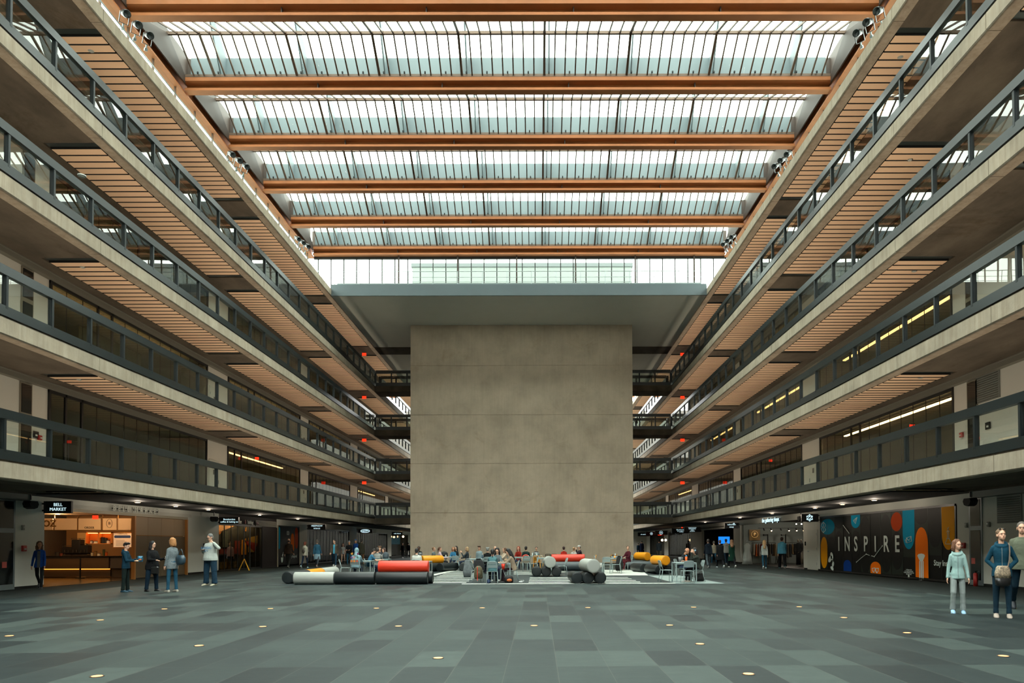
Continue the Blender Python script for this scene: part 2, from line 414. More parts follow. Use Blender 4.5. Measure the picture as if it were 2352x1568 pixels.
    gar = soft('upper_garment', sc_(m), cloth(*top), t, (.011 if near else vox)*s, 3)
    if topstyle in ('jacket','coat') and near:
        z_ = MB(); z_.sweep([TP(0, prof[i][2]*.0+prof[i][2]+.004, prof[i][0]) for i in range(len(prof)-1)], .005, 5)
        P('zip', sc_(z_), galv, t)
    if open_:
        z_ = MB(); z_.rings([[tuple(TP(a, prof_d+.008, h)) for a in (-.05*w, .05*w)]+[tuple(TP(a, prof_d-.01, h)) for a in (.05*w, -.05*w)] for h, prof_d in [(p[0], p[2]*.96) for p in prof[:-1]]])
        P('shirt_front', sc_(z_), M('fabric_'+open_[0], open_[1], .9), t)
    # lower garment
    m = MB(); m.rings([[tuple(TP(wd*math.cos(q), dp*math.sin(q), h)) for q in [2*PI*i/n for i in range(n)]] for h, wd, dp in ((-.1,.17*w,.115*w),(-.02,.172*w,.122*w),(.06,.16*w,.115*w))])
    for nm in 'LR':
        hp, kn, an = L[nm]; r = .088*w*botr
        cap_(m, hp, kn, r*.97, r*.72 if botr < 1.05 else r*.8); dd = (an-kn).normalized(); cap_(m, kn, an-dd*.04, r*.72, r*(.52 if botr < 1.05 else .72)); m.tube(an-dd*.1, an+dd*.01, r*.56 if botr < 1.05 else r*.74, r*.62 if botr < 1.05 else r*.8, 12)
    soft('trousers', sc_(m), cloth(*bot), t, (.012 if near else vox)*s, 3)
    if skirt:
        m = MB(); m.rings([[tuple(TP(wd*math.cos(q)*(1+.04*math.sin(6*q)), dp*math.sin(q), h)) for q in [2*PI*i/24 for i in range(24)]] for h, wd, dp in ((-.42,.2*w,.16*w),(-.2,.19*w,.15*w),(-.02,.165*w,.13*w))])
        soft('skirt', sc_(m), cloth(*skirt), t, vox*s, 2)
    # shoes
    for nm in 'LR':
        hp, kn, an = L[nm]; d = (an-kn).normalized(); pitch = math.atan2(-d.y, -d.z)
        lift = an.z-(.115)
        tp = min(.7, max(0, -pitch))*1.0 if lift > .02 and not sit else 0
        if sit and lift > .05: tp = -.2
        M3 = Matrix.Rotation(tp, 3, 'X')
        def fp(a, b_, c_): return an+M3 @ V((a, b_, c_))
        sr = [( .078,.026,.05),(.062,.04,.095),(.0,.045,.12),(-.05,.047,.1),(-.1,.052,.078),(-.15,.05,.062),(-.185,.038,.046),(-.2,.02,.02)]
        m = MB(); m.rings([[tuple(fp(wd*math.cos(q), yy, -.105+max(-.0, ht*(.5+.5*math.sin(q))))) for q in [2*PI*i/12 for i in range(12)]] for yy, wd, ht in sr])
        so = P('shoe', sc_(m), M('shoe_%d_%d_%d' % tuple(shoe), shoe, .6), t, True)
        m = MB(); m.prism([(.03,.078),(.044,.03),(.042,-.04),(.052,-.11),(.046,-.17),(0,-.2),(-.046,-.17),(-.052,-.11),(-.042,-.04),(-.044,.03),(-.03,.078)], 'z', -.115, -.095)
        m.v = [tuple(fp(*p)) for p in m.v]; P('sole', sc_(m), M('sole_%d_%d_%d' % tuple(sole), sole, .6), so)
    # hair
    if hair != 'hood' and hair != 'bald':
        m = MB()
        m.ell(HP(0,.026,.05), (.086,.1,.094), 16, 10, hm3)
        if hair != 'fringe': m.ell(HP(0,.05,.0), (.08,.075,.085), 14, 10, hm3)
        if hair in ('bob','long','curly'):
            for sd in (1,-1): cap_(m, HP(sd*.068,.02,.04), HP(sd*.082,.03,-.08 if hair == 'bob' else -.12), .032, .034 if hair == 'bob' else .045)
            cap_(m, HP(0,.065,.03), HP(0,.075,-.1), .075, .075)
        if hair in ('long','curly'):
            cap_(m, HP(0,.07,-.06), TP(0,-.1,.36 if hair == 'long' else .42), .085, .075 if hair == 'long' else .1)
            if hair == 'curly':
                for i in range(16):
                    a = i*2.4; m.ell(HP(.1*math.cos(a)*(1 if abs(math.cos(a)) > .5 else .6), .05+.05*math.sin(a), -.02-.02*i*.6), (.035,.03,.04), 8, 6)
        if hair == 'pony': m.ell(HP(0,.12,.04), (.03,.03,.03), 8, 6); cap_(m, HP(0,.135,.02), HP(0,.13,-.2), .03, .016)
        if hair == 'bun': m.ell(HP(0,.11,.06), (.045,.04,.045), 10, 8)
        if hair in ('fringe','mess'):
            for i in range(9): m.ell(HP(.07*math.cos(i*.8), -.02+.06*math.sin(i*.8), .1+.01*(i % 3)), (.04,.04,.03), 8, 6)
            m.ell(HP(0,-.045,.09), (.07,.045,.035), 10, 6)
        if hair in ('bob','long','curly','pony'):
            for i in range(30):
                q = -PI*.12+PI*1.24*i/29; cx_, sy_ = math.cos(q), math.sin(q)
                ln = {'bob':-.13,'long':-.22,'curly':-.2,'pony':-.02}[hair]*(.85+.3*((i*37) % 10)/10)
                if hair == 'pony': m.sweep([HP(.03*cx_,.0,.15), HP(.086*cx_,.02+.07*sy_,.08), HP(.075*cx_,.03+.085*sy_,.0), HP(.02*cx_,.12,.02)], .008, 5)
                else: m.sweep([HP(.03*cx_,.01+.02*sy_,.15), HP(.088*cx_,.02+.1*sy_*.95,.09), HP(.1*cx_,.025+.105*sy_,-.02), HP(.1*cx_+.012*math.sin(i*2.1),.03+.105*sy_,ln*.6), HP(.092*cx_,.03+.1*sy_,ln)], .011, 5)
        soft('hair', sc_(m), M('hair_%d_%d_%d' % tuple(haircol), haircol, .7, var=.45, vs=30, aniso=(3,3,1)), t, (.01 if near else vox*.8)*s, 1)
    if hair == 'bald':
        m = MB(); m.ell(HP(0,.05,.0), (.079,.07,.06), 14, 8, hm3); soft('hair', sc_(m), M('hair_%d_%d_%d' % tuple(haircol), haircol, .7), t, vox*s, 1)
    # face
    for sd in (1,-1):
        m = MB(); m.ell(HP(sd*.03,-.086,.006), (.0115,.007,.005), 8, 6, hm3); q = P('eye', sc_(m), eyew if near else eyem, t, True)
        if near: m = MB(); m.ell(HP(sd*.03,-.0925,.006), (.0055,.003,.005), 8, 6, hm3); P('iris', sc_(m), eyem, q, True)
        m = MB(); m.sweep([HP(sd*.012,-.094,.026), HP(sd*.03,-.093,.031), HP(sd*.047,-.083,.026)], .0035, 5); P('eyebrow', sc_(m), M('hair_%d_%d_%d' % tuple(haircol), haircol, .7) if hair != 'hood' else eyem, t)
    m = MB(); m.ell(HP(0,-.0885,-.058), (.021,.006,.005), 10, 6, hm3); P('mouth', sc_(m), mouthm, t, True)
    if glasses:
        m = MB()
        for sd in (1,-1):
            m.sweep([HP(sd*.032+.022*math.cos(2*PI*i/12), -.104, .004+.017*math.sin(2*PI*i/12)) for i in range(12)], .0028, 5, True); m.tube(HP(sd*.054,-.1,.008), HP(sd*.08,.01,.01), .0025, n=5)
        m.tube(HP(-.01,-.105,.008), HP(.01,-.105,.008), .003, n=5); P('glasses', sc_(m), eyem, t)
    t['_'] = 0; del t['_']
    W = Matrix.Translation((x, y, z0)) @ Matrix.Rotation(rz, 4, 'Z') @ Matrix.Scale(s, 4)
    t_info = {'t': t, 's': s, 'W': W, 'L': L, 'ARM': ARM, 'HP': HP, 'TP': TP, 'hm': hm, 'hm3': hm3}
    return t_info
def w_(I, p): return I['W'] @ Vector(p)
def capwear(I, col, peak=-1):
    m = MB(); HP, hm3 = I['HP'], I['hm3']; s = I['s']
    m.ell(HP(0,.02,.065), (.09,.104,.075), 14, 8, hm3); m.add([tuple(HP(a,b,.06)) for a,b in ((-.06,-.06),(.06,-.06),(.05,-.15),(-.05,-.15))]+[tuple(HP(a,b,.052)) for a,b in ((-.06,-.06),(.06,-.06),(.05,-.15),(-.05,-.15))], [(0,1,2,3),(7,6,5,4),(0,4,5,1),(1,5,6,2),(2,6,7,3),(3,7,4,0)])
    m.v = [(p[0]*s, p[1]*s, p[2]*s) for p in m.v]; P('cap', m, M('cap_%d_%d_%d' % tuple(col), col, .8), I['t'], True)
# ---- walkers and standers. rz: 0 faces the viewer, pi faces away, +pi/2 faces +x (to the viewer's right side of the hall)
def fl(px, py): return on_floor(px, py)
R_, L_ = PI/2, -PI/2
walk = dict(legL=(.38,.12,.04), legR=(-.3,.35,.04), armL=(-.3,.1,.2,0), armR=(.3,.1,.35,0))
walk2 = dict(legL=(-.3,.4,.04), legR=(.36,.1,.04), armL=(.3,.1,.3,0), armR=(-.3,.1,.2,0))
stand = dict(legL=(.03,.02,.07), legR=(-.02,.03,.07))
x, y = fl(2201, 1408)
I = person('child in a pale aqua fleece jacket and light grey jogging trousers, walking', x, y, -.42, 1.50, .88, near=1, legL=(-.05,.1,.05), legR=(.16,.42,.05), armL=(.05,.2,.15,0), armR=(-.08,.2,.2,0), head=(.6,.0), hair='bob', haircol=(112,74,52), top=('aqua_hoody',(142,172,168),.1,9), topstyle='jacket', bot=('grey_jog',(140,150,148),.15,5), botr=1.1, shoe=(140,178,206), sole=(170,200,220), hem=-.12, female=1)
s = I['s']; m = MB(); HP = I['HP']
x, y = fl(2303, 1417)
I = person('woman in a petrol blue zip fleece and dark jeans with hands in pockets, looking up', x, y, -.5, 1.70, .98, near=1, legL=(.02,.03,.035), legR=(-.02,.03,.035), armL=(-.2,.4,.7,.98), armR=(-.2,.4,.7,.98), head=(.35,-.15), hair='pony', haircol=(120,94,70), top=('petrol_hoody',(14,58,76),.15,9), topstyle='jacket', bot=('denim_dark',(20,44,58),.3,5), shoe=(156,144,132), sole=(200,180,150), hem=-.14, female=1)
WOM = I
# sunglasses on hair
m = MB()
for sd in (1,-1): m.ell(I['HP'](sd*.04,-.05,.125), (.03,.012,.016), 10, 6, I['hm3'])
m.v = [(p[0]*I['s'], p[1]*I['s'], p[2]*I['s']) for p in m.v]; P('hair_sunglasses', m, eyem, I['t'], True)
x, y = fl(2350, 1402)
I = person('man in an olive crew neck sweater and dark jeans, stepping, half out of the picture', x, y, -.5, 1.90, 1.05, near=1, legL=(.3,.1,.05), legR=(-.28,.5,.05), armL=(.2,.15,.3,0), armR=(.05,.16,.2,0), head=(-.05,0), hair='short', haircol=(92,84,78), top=('olive_sweater',(92,98,82),.1,8), topstyle='sweater', bot=('denim_dark',(20,44,58),.3,5), shoe=(40,46,52), sole=(190,160,40), hem=-.12)
x, y = fl(90, 1352)
I = person('woman in a bright blue jacket over grey top, walking past the market wall', x, y, .35, 1.6, .95, legL=(.3,.1,.05), legR=(-.35,.5,.05), armL=(.12,.14,.3,0), armR=(-.3,.3,.2,0), head=(.4,-.05), hair='curly', haircol=(92,66,44), skin='m', top=('blue_jacket',(18,58,120),.2,9), topstyle='jacket', open_=('grey_tee',(70,72,70)), bot=('black_trs',(22,24,26)), shoe=(30,34,40), sole=(190,200,200), vox=.014, female=1, hem=-.14)
x, y = fl(288, 1359)
I = person('boy in a navy hoodie and black joggers eating from a snack bag, side on', x, y, R_+.1, 1.52, .92, **stand, armL=(.35,.1,1.4,.15), armR=(.35,.1,1.2,.1), head=(0,.12), hair='fringe', haircol=(36,26,22), top=('navy_hoody',(12,46,62),.12,9), bot=('black_jog',(18,30,28)), botr=1.12, shoe=(24,62,80), sole=(20,50,66), vox=.014, hem=-.12)
BOY = I
x, y = fl(349, 1357.5)
I = person('woman in black with long black hair and glasses holding a paper cup', x, y, R_-.35, 1.56, 1.3, legL=(.03,.02,.09), legR=(-.03,.05,.12), armL=(.25,.25,1.45,.1), armR=(.3,.25,1.2,.5), head=(.25,.05), hair='long', haircol=(20,18,20), top=('black_cardigan',(14,15,17),.2,6), topstyle='sweater', bot=('denim_ink',(14,34,48),.2,5), shoe=(20,20,22), sole=(24,24,26), vox=.014, glasses=1, female=1, hem=-.18)
BLK = I
x, y = fl(395, 1359)
I = person('woman with blond hair in a grey knit jumper and blue jeans, seen from behind', x, y, L_-.5, 1.66, 1.0, **stand, armL=(.0,.15,.25,0), armR=(-.05,.18,.2,0), head=(.35,.05), hair='bob', haircol=(168,116,66), top=('grey_knit',(112,122,126),.3,22), topstyle='sweater', bot=('denim_blue',(34,78,100),.25,6), botr=1.0, shoe=(150,146,134), sole=(170,166,150), vox=.014, female=1, hem=-.2)
BLO = I
x, y = fl(483, 1344)
I = person('man in a pale grey sweatshirt and jeans looking at his phone, hand to ear', x, y, -.35, 1.84, 1.32, legL=(.0,.02,.1), legR=(.0,.03,.12), armL=(.6,1.1,2.3,1.5), armR=(-.1,.55,2.0,1.1), head=(-.2,.3), hair='short', haircol=(110,110,108), top=('pale_sweat',(176,184,178),.08,8), topstyle='sweater', bot=('denim_mid',(30,56,74),.3,6), botr=1.1, shoe=(190,184,160), sole=(60,70,66), vox=.014, glasses=1, hem=-.1)
MAN = I
G1 = [
 ('man in a dark plaid shirt walking away by the oval mural', (663,1303), PI, 1.87, 1.1, walk, dict(hair='bald', haircol=(50,40,36), top=('plaid',(64,46,34),.6,14,(30,28,26)), bot=('char',(40,42,38)), shoe=(60,58,54))),
 ('woman with a long red ponytail and cream hoodie walking away', (700,1304), PI, 1.66, .95, walk2, dict(hair='pony', haircol=(120,54,34), top=('cream_hoody',(196,190,172)), bot=('navy_leg',(22,34,52)), shoe=(160,190,196), female=1)),
 ('person in a blue top with pale denim skirt walking away', (728,1302), PI, 1.82, 1.12, walk, dict(hair='short', haircol=(100,90,80), top=('steel_blue',(50,96,120)), skirt=('pale_denim',(140,168,182)), bot=('grey_leg',(60,66,72)), botr=.85, shoe=(110,60,40), female=1)),
 ('man in a brown jacket over a sky blue shirt, strolling', (768,1300), .1, 1.84, 1.1, walk, dict(hair='short', haircol=(38,32,30), head=(-.8,0), top=('brown_jkt',(78,70,60)), open_=('sky_tee',(70,160,190)), bot=('denim_mid',(30,56,74),.3,6), shoe=(210,210,204))),
 ('girl with long hair in a pale grey tee and black leggings', (788,1294), .2, 1.58, .9, walk2, dict(hair='long', haircol=(80,44,34), top=('ash_tee',(160,160,156)), topstyle='tee', barearm=1, bot=('black_leg',(24,24,28)), botr=.85, shoe=(30,30,30), female=1)),
 ('person in a black jacket and grey cap, standing', (802,1297), 0, 1.72, 1.05, stand, dict(hair='short', haircol=(60,50,40), skin='m', top=('black_jkt',(16,18,20)), bot=('denim_blue',(34,78,100),.25,6), armL=(.3,.2,1.2,.5), armR=(.3,.2,1.2,.5))),
 ('person in a blue jacket and blue cap behind the black jacket', (817,1294), -.3, 1.85, 1.05, stand, dict(hair='short', haircol=(60,50,40), skin='m', top=('cobalt_jkt',(20,60,120)), bot=('dark_trs',(30,32,36)))),
 ('person in an olive hooded coat seen from behind', (830,1296), PI, 1.82, 1.12, stand, dict(hair='short', haircol=(40,34,28), top=('olive_hoody',(50,48,38)), topstyle='coat', hem=-.22, bot=('rust_trs',(110,74,48)), shoe=(40,36,30))),
 ('dark figure deep in the passage beside the core', (925,1281), 0, 1.66, 1.0, walk, dict(hair='long', haircol=(24,22,22), top=('black_jkt',(16,18,20)), bot=('black_leg',(24,24,28)), shoe=(180,180,180))),
 ('half hidden dark figure right at the core edge', (938,1280), PI, 1.7, 1.0, walk2, dict(hair='short', haircol=(24,22,22), top=('black_jkt',(16,18,20)), bot=('black_leg',(24,24,28)))),
 ('dark figure walking away past the core corner, smaller one', (1466,1277), PI, 1.6, .95, walk, dict(hair='short', haircol=(30,26,26), top=('teal_jkt',(20,44,60)), bot=('black_leg',(24,24,28)))),
 ('dark figure in a navy coat walking away past the core corner', (1474,1277), PI, 1.85, 1.15, walk2, dict(hair='short', haircol=(24,22,22), top=('navy_coat',(14,24,48)), topstyle='coat', hem=-.5, bot=('black_leg',(24,24,28)))),
 ('man in a slate grey jumper walking away by the amber shop', (1514,1288), PI, 1.86, 1.1, walk, dict(hair='short', haircol=(30,26,26), top=('slate_jmp',(52,60,66)), topstyle='sweater', bot=('stone_trs',(120,116,104)))),
 ('person in a navy hoodie and patterned trousers walking away', (1627,1304), PI, 1.74, 1.0, walk2, dict(hair='short', haircol=(40,32,28), top=('ink_hoody',(14,24,34)), bot=('camo_trs',(70,78,84),.6,12,(24,28,32)), botr=1.05, shoe=(20,20,22))),
 ('older person in a beige cardigan with a red bag, walking away', (1640,1295), PI, 1.66, .95, walk, dict(hair='short', haircol=(120,116,112), top=('beige_card',(150,142,124)), topstyle='sweater', bot=('denim_blue',(34,78,100),.25,6))),
 ('person in a wide black coat with pale trainers, walking away', (1654,1303), PI, 1.7, 1.15, walk, dict(hair='short', haircol=(70,44,32), top=('black_poncho',(14,15,17)), topstyle='puffer', hem=-.45, bot=('black_leg',(24,24,28)), shoe=(176,190,196))),
 ('person in a grey hoodie and dark cap beyond the black coat', (1668,1298), PI, 1.78, 1.02, walk2, dict(hair='short', haircol=(30,28,28), top=('mid_grey_hoody',(130,130,124)), bot=('denim_ink',(14,34,48)))),
 ('woman with long wavy hair in a dark green coat, walking away', (1681,1303), PI, 1.7, 1.02, walk, dict(hair='curly', haircol=(124,86,56), top=('green_coat',(12,46,34)), topstyle='coat', hem=-.5, bot=('black_leg',(24,24,28)), shoe=(190,190,186), female=1)),
 ('blond woman in a pale grey sweatshirt and jeans by the clothing shop', (1756,1305.5), PI-.2, 1.66, .95, walk2, dict(hair='long', haircol=(196,160,116), top=('light_sweat_hoody',(176,182,178)), bot=('denim_blue',(34,78,100),.25,6), shoe=(180,200,200), female=1)),
 ('man in a light blue hoodie and black shorts by the clothing shop', (1797,1305), PI-.3, 1.84, 1.22, walk, dict(hair='short', haircol=(50,38,32), top=('light_blue_hoody',(84,156,184)), bot=('black_trs',(22,24,26)), botr=1.12, head=(-.5,0), shoe=(70,120,120))),
]
PI_ = {}
for lab, (px, py), rz, H, w, pose, kw in G1:
    a, b = fl(px, py); k2 = dict(pose); k2.update(kw)
    PI_[lab] = person(lab, a, b, rz, H, w, group=None, **k2)
capwear(PI_['person in a black jacket and grey cap, standing'], (120,122,124)); capwear(PI_['person in a blue jacket and blue cap behind the black jacket'], (24,70,120)); capwear(PI_['person in a grey hoodie and dark cap beyond the black coat'], (24,28,36))
# a small staff figure in the coffee shop
person('small dim figure in a pale shirt inside the coffee shop', -18.12, 42.5, .6, 1.62, .95, **stand, top=('mauve_tee',(150,120,130)), topstyle='tee', bot=('black_trs',(22,24,26)), hair='short')
# mannequins by the shop door
for i, (px, py, lab, tc) in enumerate(((1859-18,1297,'headless figure in dark jacket and pale skirt',(70,68,62)),(1834,1300,'taller clothed figure beside the skirted one',(40,42,40)),(1796,1294,'pale robed figure in the clothing shop',(150,146,136)))):
    a, b = on_floor(px, py); a = max(a, 15.6)
    t = T('mannequin', 'mannequin, %s at the clothing shop mouth' % lab, 'mannequin', (a, b, .012), -.5)
    m = MB(); m.rings([[(wd*math.cos(q), dp*math.sin(q), z) for q in [2*PI*j/16 for j in range(16)]] for z, wd, dp in ((.85,.15,.11),(1.05,.12,.09),(1.25,.15,.1),(1.42,.17,.09),(1.5,.05,.05))])
    for sd in (1,-1): cap_(m, (sd*.17,0,1.4), (sd*.22,.0,1.12), .045, .04); cap_(m, (sd*.22,0,1.12), (sd*.2,-.08,.9), .038, .03)
    soft('jacket', m, M('mannequin_%d' % i, tc, .9), t, .02, 2)
    P('skirt', MB().rings([[(r*math.cos(q)*(1+.1*math.sin(8*q)), r*.7*math.sin(q)*(1+.1*math.sin(8*q)), z) for q in [2*PI*j/32 for j in range(32)]] for z, r in ((.08,.3 if i != 1 else .13),(.5,.22 if i != 1 else .13),(.95,.14))]), M('mannequin_skirt_%d' % i, ((150,142,126),(20,20,20),(130,128,120))[i], .9), t, True)
    P('head', MB().ell((0,0,1.64), (.075,.09,.11)).tube((0,0,1.5),(0,0,1.56),.045), M('mannequin_skin', (150,140,124), .6), t, True); P('base', MB().tube((0,0,0),(0,0,.02),.16,n=18).tube((0,0,0),(0,0,.2),.015), galv, t)
# ---- things carried
def strap(m, I, pts, r=.008): m.sweep([w_(I, p) for p in pts], r, 6)
I = WOM; TPf = I['TP']
t = T('crossbody_bag', 'beige floral crossbody bag with black base on the woman in petrol blue', 'bag', tuple(w_(I, TPf(.0,.2,-.12))), .1)
P('bag_body', MB().rings([[(x_, y_, z) for x_, y_ in ((-w1,-.03),(-w1*.6,-.05),(w1*.6,-.05),(w1,-.03),(w1,.03),(w1*.6,.05),(-w1*.6,.05),(-w1,.03))] for z, w1 in ((-.04,.15),(.06,.15),(.16,.12),(.2,.09))]), M('bag_floral', (176,156,128), .8, var=.7, vs=30, col2=(70,72,70)), t, True)
P('bag_base', MB().rings([[(x_, y_, z) for x_, y_ in ((-w1,-.035),(-w1*.6,-.055),(w1*.6,-.055),(w1,-.035),(w1,.035),(w1*.6,.055),(-w1*.6,.055),(-w1,.035))] for z, w1 in ((-.2,.08),(-.17,.13),(-.04,.152))]), M('bag_black', (24,24,24), .35), t, True)
sm = MB(); o_ = t.location; ap = [w_(I, p)-o_ for p in (TPf(.09,.19,.06), TPf(.12,.165,.2), TPf(.13,.15,.35), TPf(.13,.1,.5), TPf(.12,0,.54), TPf(.08,-.12,.5))]
ap = [Matrix.Rotation(-.1, 4, 'Z') @ p for p in ap]; sm.sweep(ap, .012, 6); P('strap', sm, M('strap_taupe', (110,96,84), .8), t)
I = BOY; wr = I['ARM']['L'][2]; p = w_(I, (wr+I['ARM']['L'][3]*.1))
t = T('snack_bag', 'shiny blue snack bag held by the boy in navy', 'snack bag', tuple(p), .3)
P('bag_body', MB().rings([[(w1*cx, d1*cy, z) for cx, cy in ((-1,0),(-.5,-1),(.5,-1),(1,0),(.5,1),(-.5,1))] for z, w1, d1 in ((-.09,.07,.005),(-.05,.08,.03),(.04,.08,.035),(.09,.075,.01))]), M('foil_blue', (60,120,150), .3, metal=.3, var=.5, vs=20), t); P('label', MB().box(-.04,.04,-.034,-.03,-.04,0), M('foil_orange', (200,90,30)), t)
wr = I['ARM']['R'][2]; p = w_(I, (wr+I['ARM']['R'][3]*.1)); t = T('bread_roll', 'pale bread roll in the raised hand of the boy', 'food', tuple(p)); P('crumb', MB().ell((0,0,0),(.06,.03,.03)), M('bread', (210,176,140)), t, True)
I = BLK; wr = I['ARM']['L'][2]; p = w_(I, (wr+I['ARM']['L'][3]*.08))
t = T('paper_cup', 'white paper cup with dark lid in the hand of the woman in black', 'cup', tuple(p)); P('cup', MB().tube((0,0,-.06),(0,0,.06),.03,.04,n=14), M('cup_white', (214,214,206)), t, True); P('sleeve', MB().tube((0,0,-.03),(0,0,.02),.036,.039,n=14), M('cup_sleeve', (30,30,30)), t); P('lid', MB().tube((0,0,.06),(0,0,.075),.043,n=14), M('cup_white'), t)
t = T('shoulder_bag', 'black shoulder bag at the hip of the woman in black', 'bag', tuple(w_(I, I['TP'](-.1,.25,-.18)))); P('bag_body', MB().rbox(-.12,.12,-.06,.06,-.15,.1,.03), M('bag_black'), t); P('strap', MB().sweep([(-.1,0,.1),(-.05,.0,.3),(.05,.02,.45)], .008, 6), M('bag_black'), t)
I = BLO
t = T('handbag', 'slate blue leather handbag on the shoulder of the blond woman', 'bag', tuple(w_(I, I['TP'](-.12,-.26,.12))), -.5)
P('bag_body', MB().rings([[(x_, y_, z) for x_, y_ in ((-w1,-.05),(0,-.09),(w1,-.05),(w1,.05),(0,.09),(-w1,.05))] for z, w1 in ((-.17,.1),(-.1,.17),(.03,.19),(.13,.11))]), M('bag_slate', (46,66,78), .35), t, True); P('handle', MB().sweep([(-.1,-.02,.12),(-.07,0,.26),(.03,0,.32),(.09,0,.24),(.1,.02,.12)], .011, 6), M('bag_slate'), t)
I = MAN; wr = I['ARM']['R'][2]; p = w_(I, (wr+I['ARM']['R'][3]*.11)); t = T('phone', 'black phone in the hand of the man in the pale sweatshirt', 'phone', tuple(p), .2); P('case', MB().rbox(-.08,.08,-.035,.035,-.006,.006,.004), M('phone_black', (14,16,18), .3), t); P('display', MB().box(-.074,.074,-.03,.03,.0065,.008), M('phone_glass', (24,28,34), .1), t)
put_text('shirt_print', 'KANSAS', .13, M('print_blue', (60,130,180)), MAN['t'], (0.0, -.212, 1.37), '-y', .004); put_text('shirt_print', 'CITY', .1, M('print_blue'), MAN['t'], (0.0, -.228, 1.26), '-y', .004)
for (px, ax, ay, h_, lab) in ((700,.0,-.18,.2,'small taupe backpack on the woman with the red ponytail'),):
    I = PI_['woman with a long red ponytail and cream hoodie walking away']; t = T('backpack', lab, 'bag', tuple(w_(I, I['TP'](.03,-.2,.2))), PI); P('bag_body', MB().ell((0,0,0),(.09,.06,.14)), M('bag_taupe', (70,62,54)), t, True); P('strap', MB().sweep([(-.07,0,.12),(-.09,.1,.25),(-.12,.2,.2)], .008, 6), M('bag_taupe'), t)
# ================================================================ SEATING AREA
# vinyl floor graphic
def gpoly(px, mt, h, nm='floor_graphic'):
    o = S(nm, MB().prism([on_floor(*p) for p in px], 'z', .0, h), mt); return o
v_dk = M('vinyl_charcoal', (44,54,56), .5, spec=.3); v_w = M('vinyl_white', (198,202,194), .5, spec=.3, var=.05, vs=2); v_lg = M('vinyl_light_grey', (132,146,144), .5, spec=.3)
def gw(X0, X1, Y0_, Y1_, mt, h): S('floor_stripe', MB().box(X0, X1, Y0_, Y1_, 0, h), mt)
S('floor_graphic', MB().prism([(-10.3,26.4),(7.7,26.4),(7.5,27.6),(5.6,33.6),(5.6,46),(-4.5,46),(-6.2,38),(-7.2,32)], 'z', 0, .003), v_dk)
yf = 26.72
gw(-2.85, 5.1, yf, yf+.34, v_w, .006); gw(-8.6, -7.2, yf+.1, yf+.4, v_w, .006)
def xat(px, Y): return on_y(px, 1300, Y)[0]
for i, (py, l0, l1, r0, r1) in enumerate(((1337,978,1071,1214,1470),(1333.5,980,1077.5,1215,1460),(1329.7,984,1084.5,1216,1450),(1326.3,994,1091,1217,1442),(1323.3,1003,1092,None,None),(1320.8,1010,1092,None,None),(1318.4,1017,1092,1180,1236),(1316.0,1020,1092,1180,1236),(1313.8,1022,1090,1180,1300),(1311.8,1024,1088,1180,1300),(1309.8,1026,1086,1180,1240))):
    Y_ = on_floor(1240, py)[1]; t_ = .36
    gw(xat(l0, Y_), xat(l1, Y_), Y_-t_/2, Y_+t_/2, v_w, .006)
    if r0: gw(xat(r0, Y_), xat(r1, Y_), Y_-t_/2, Y_+t_/2, v_w, .006)
gpoly([(984,1321),(1040,1309),(1052,1309),(1000,1321)], v_w, .008)
gpoly([(1388,1321),(1489,1321),(1473,1308.5),(1388,1308.5)], v_w, .006)
gpoly([(1489,1321.4),(1562,1321.4),(1664,1339.8),(1553,1339.8)], v_lg, .006)
# vinyl rolls
RC = {'k': M('roll_black', (26,33,35), .42, bump=.1, bs=60, spec=.4), 'g': M('roll_grey', (160,164,158), .5), 'r': M('roll_red', (214,52,24), .45), 'y': M('roll_yellow', (226,146,14), .45), 'd': M('roll_slate', (58,68,72), .45)}
def rollmesh(L, R, e0=1, e1=1):
    prof = []
    b = .035
    if e0: prof += [(0, R-.05), (.004, R-.02), (.012, R-.008), (b, R)]
    else: prof += [(0, R)]
    if e1: prof += [(L-b, R), (L-.012, R-.008), (L-.004, R-.02), (L, R-.05)]
    else: prof += [(L, R)]
    m = MB(); n = 36
    m.rings([[(y, r*math.cos(2*PI*i/n), r*math.sin(2*PI*i/n)) for i in range(n)] for y, r in prof]); return m
def roll(label, x, y, rz, segs, R=.23, z=None, tilt=0):
    # runs along local x, segments = [(length, colour)]
    t = T('vinyl_roll', label, 'seating roll', (x, y, (R+.008) if z is None else z), rz, 'vinyl seating rolls')
    u = 0
    for i, (L, c) in enumerate(segs):
        m = rollmesh(L-.01, R, 1, 1); o = P('roll_section', m, RC[c], t, True, (u, 0, 0))
        # welt seam ring near each end
        P('seam', MB().sweep([(.02, (R+.001)*math.cos(2*PI*j/30), (R+.001)*math.sin(2*PI*j/30)) for j in range(30)], .004, 5, True), RC[c], o)
        u += L
    return t
roll('long roll half pale grey half black, lying at the front of the seating', -9.05, 26.85, 0, [(1.5,'g'),(1.5,'k')])
roll('plain black roll at the front, under the red roll', -6.02, 26.85, 0, [(1.93,'k')])
roll('black roll behind the front one, also carrying the red roll', -5.9, 27.32, 0, [(1.93,'k')])
roll('bright red roll stacked on two black rolls near the front', -5.98, 27.08, 0, [(1.88,'r')], z=.23+.40+.008)
roll('roll running back from the front, black then orange then pale grey', -9.45, 27.25, PI/2+.0, [(2.2,'k'),(1.9,'y'),(2.2,'g')])
for i, (px, py, c, L) in enumerate(((985,1313.3,'k',1.9),(1009,1313.0,'k',1.9))):
    a, b = on_floor(px, py); roll('black roll pointing away under the yellow roll, %s one, market side' % ('outer' if i == 0 else 'inner'), a, b+.2, PI/2-.35, [(L,c)])
a, b = on_floor(998, 1313); roll('yellow roll stacked on two black rolls on the market side', a-.75, b+.3, .75, [(1.35,'y')], z=.64)
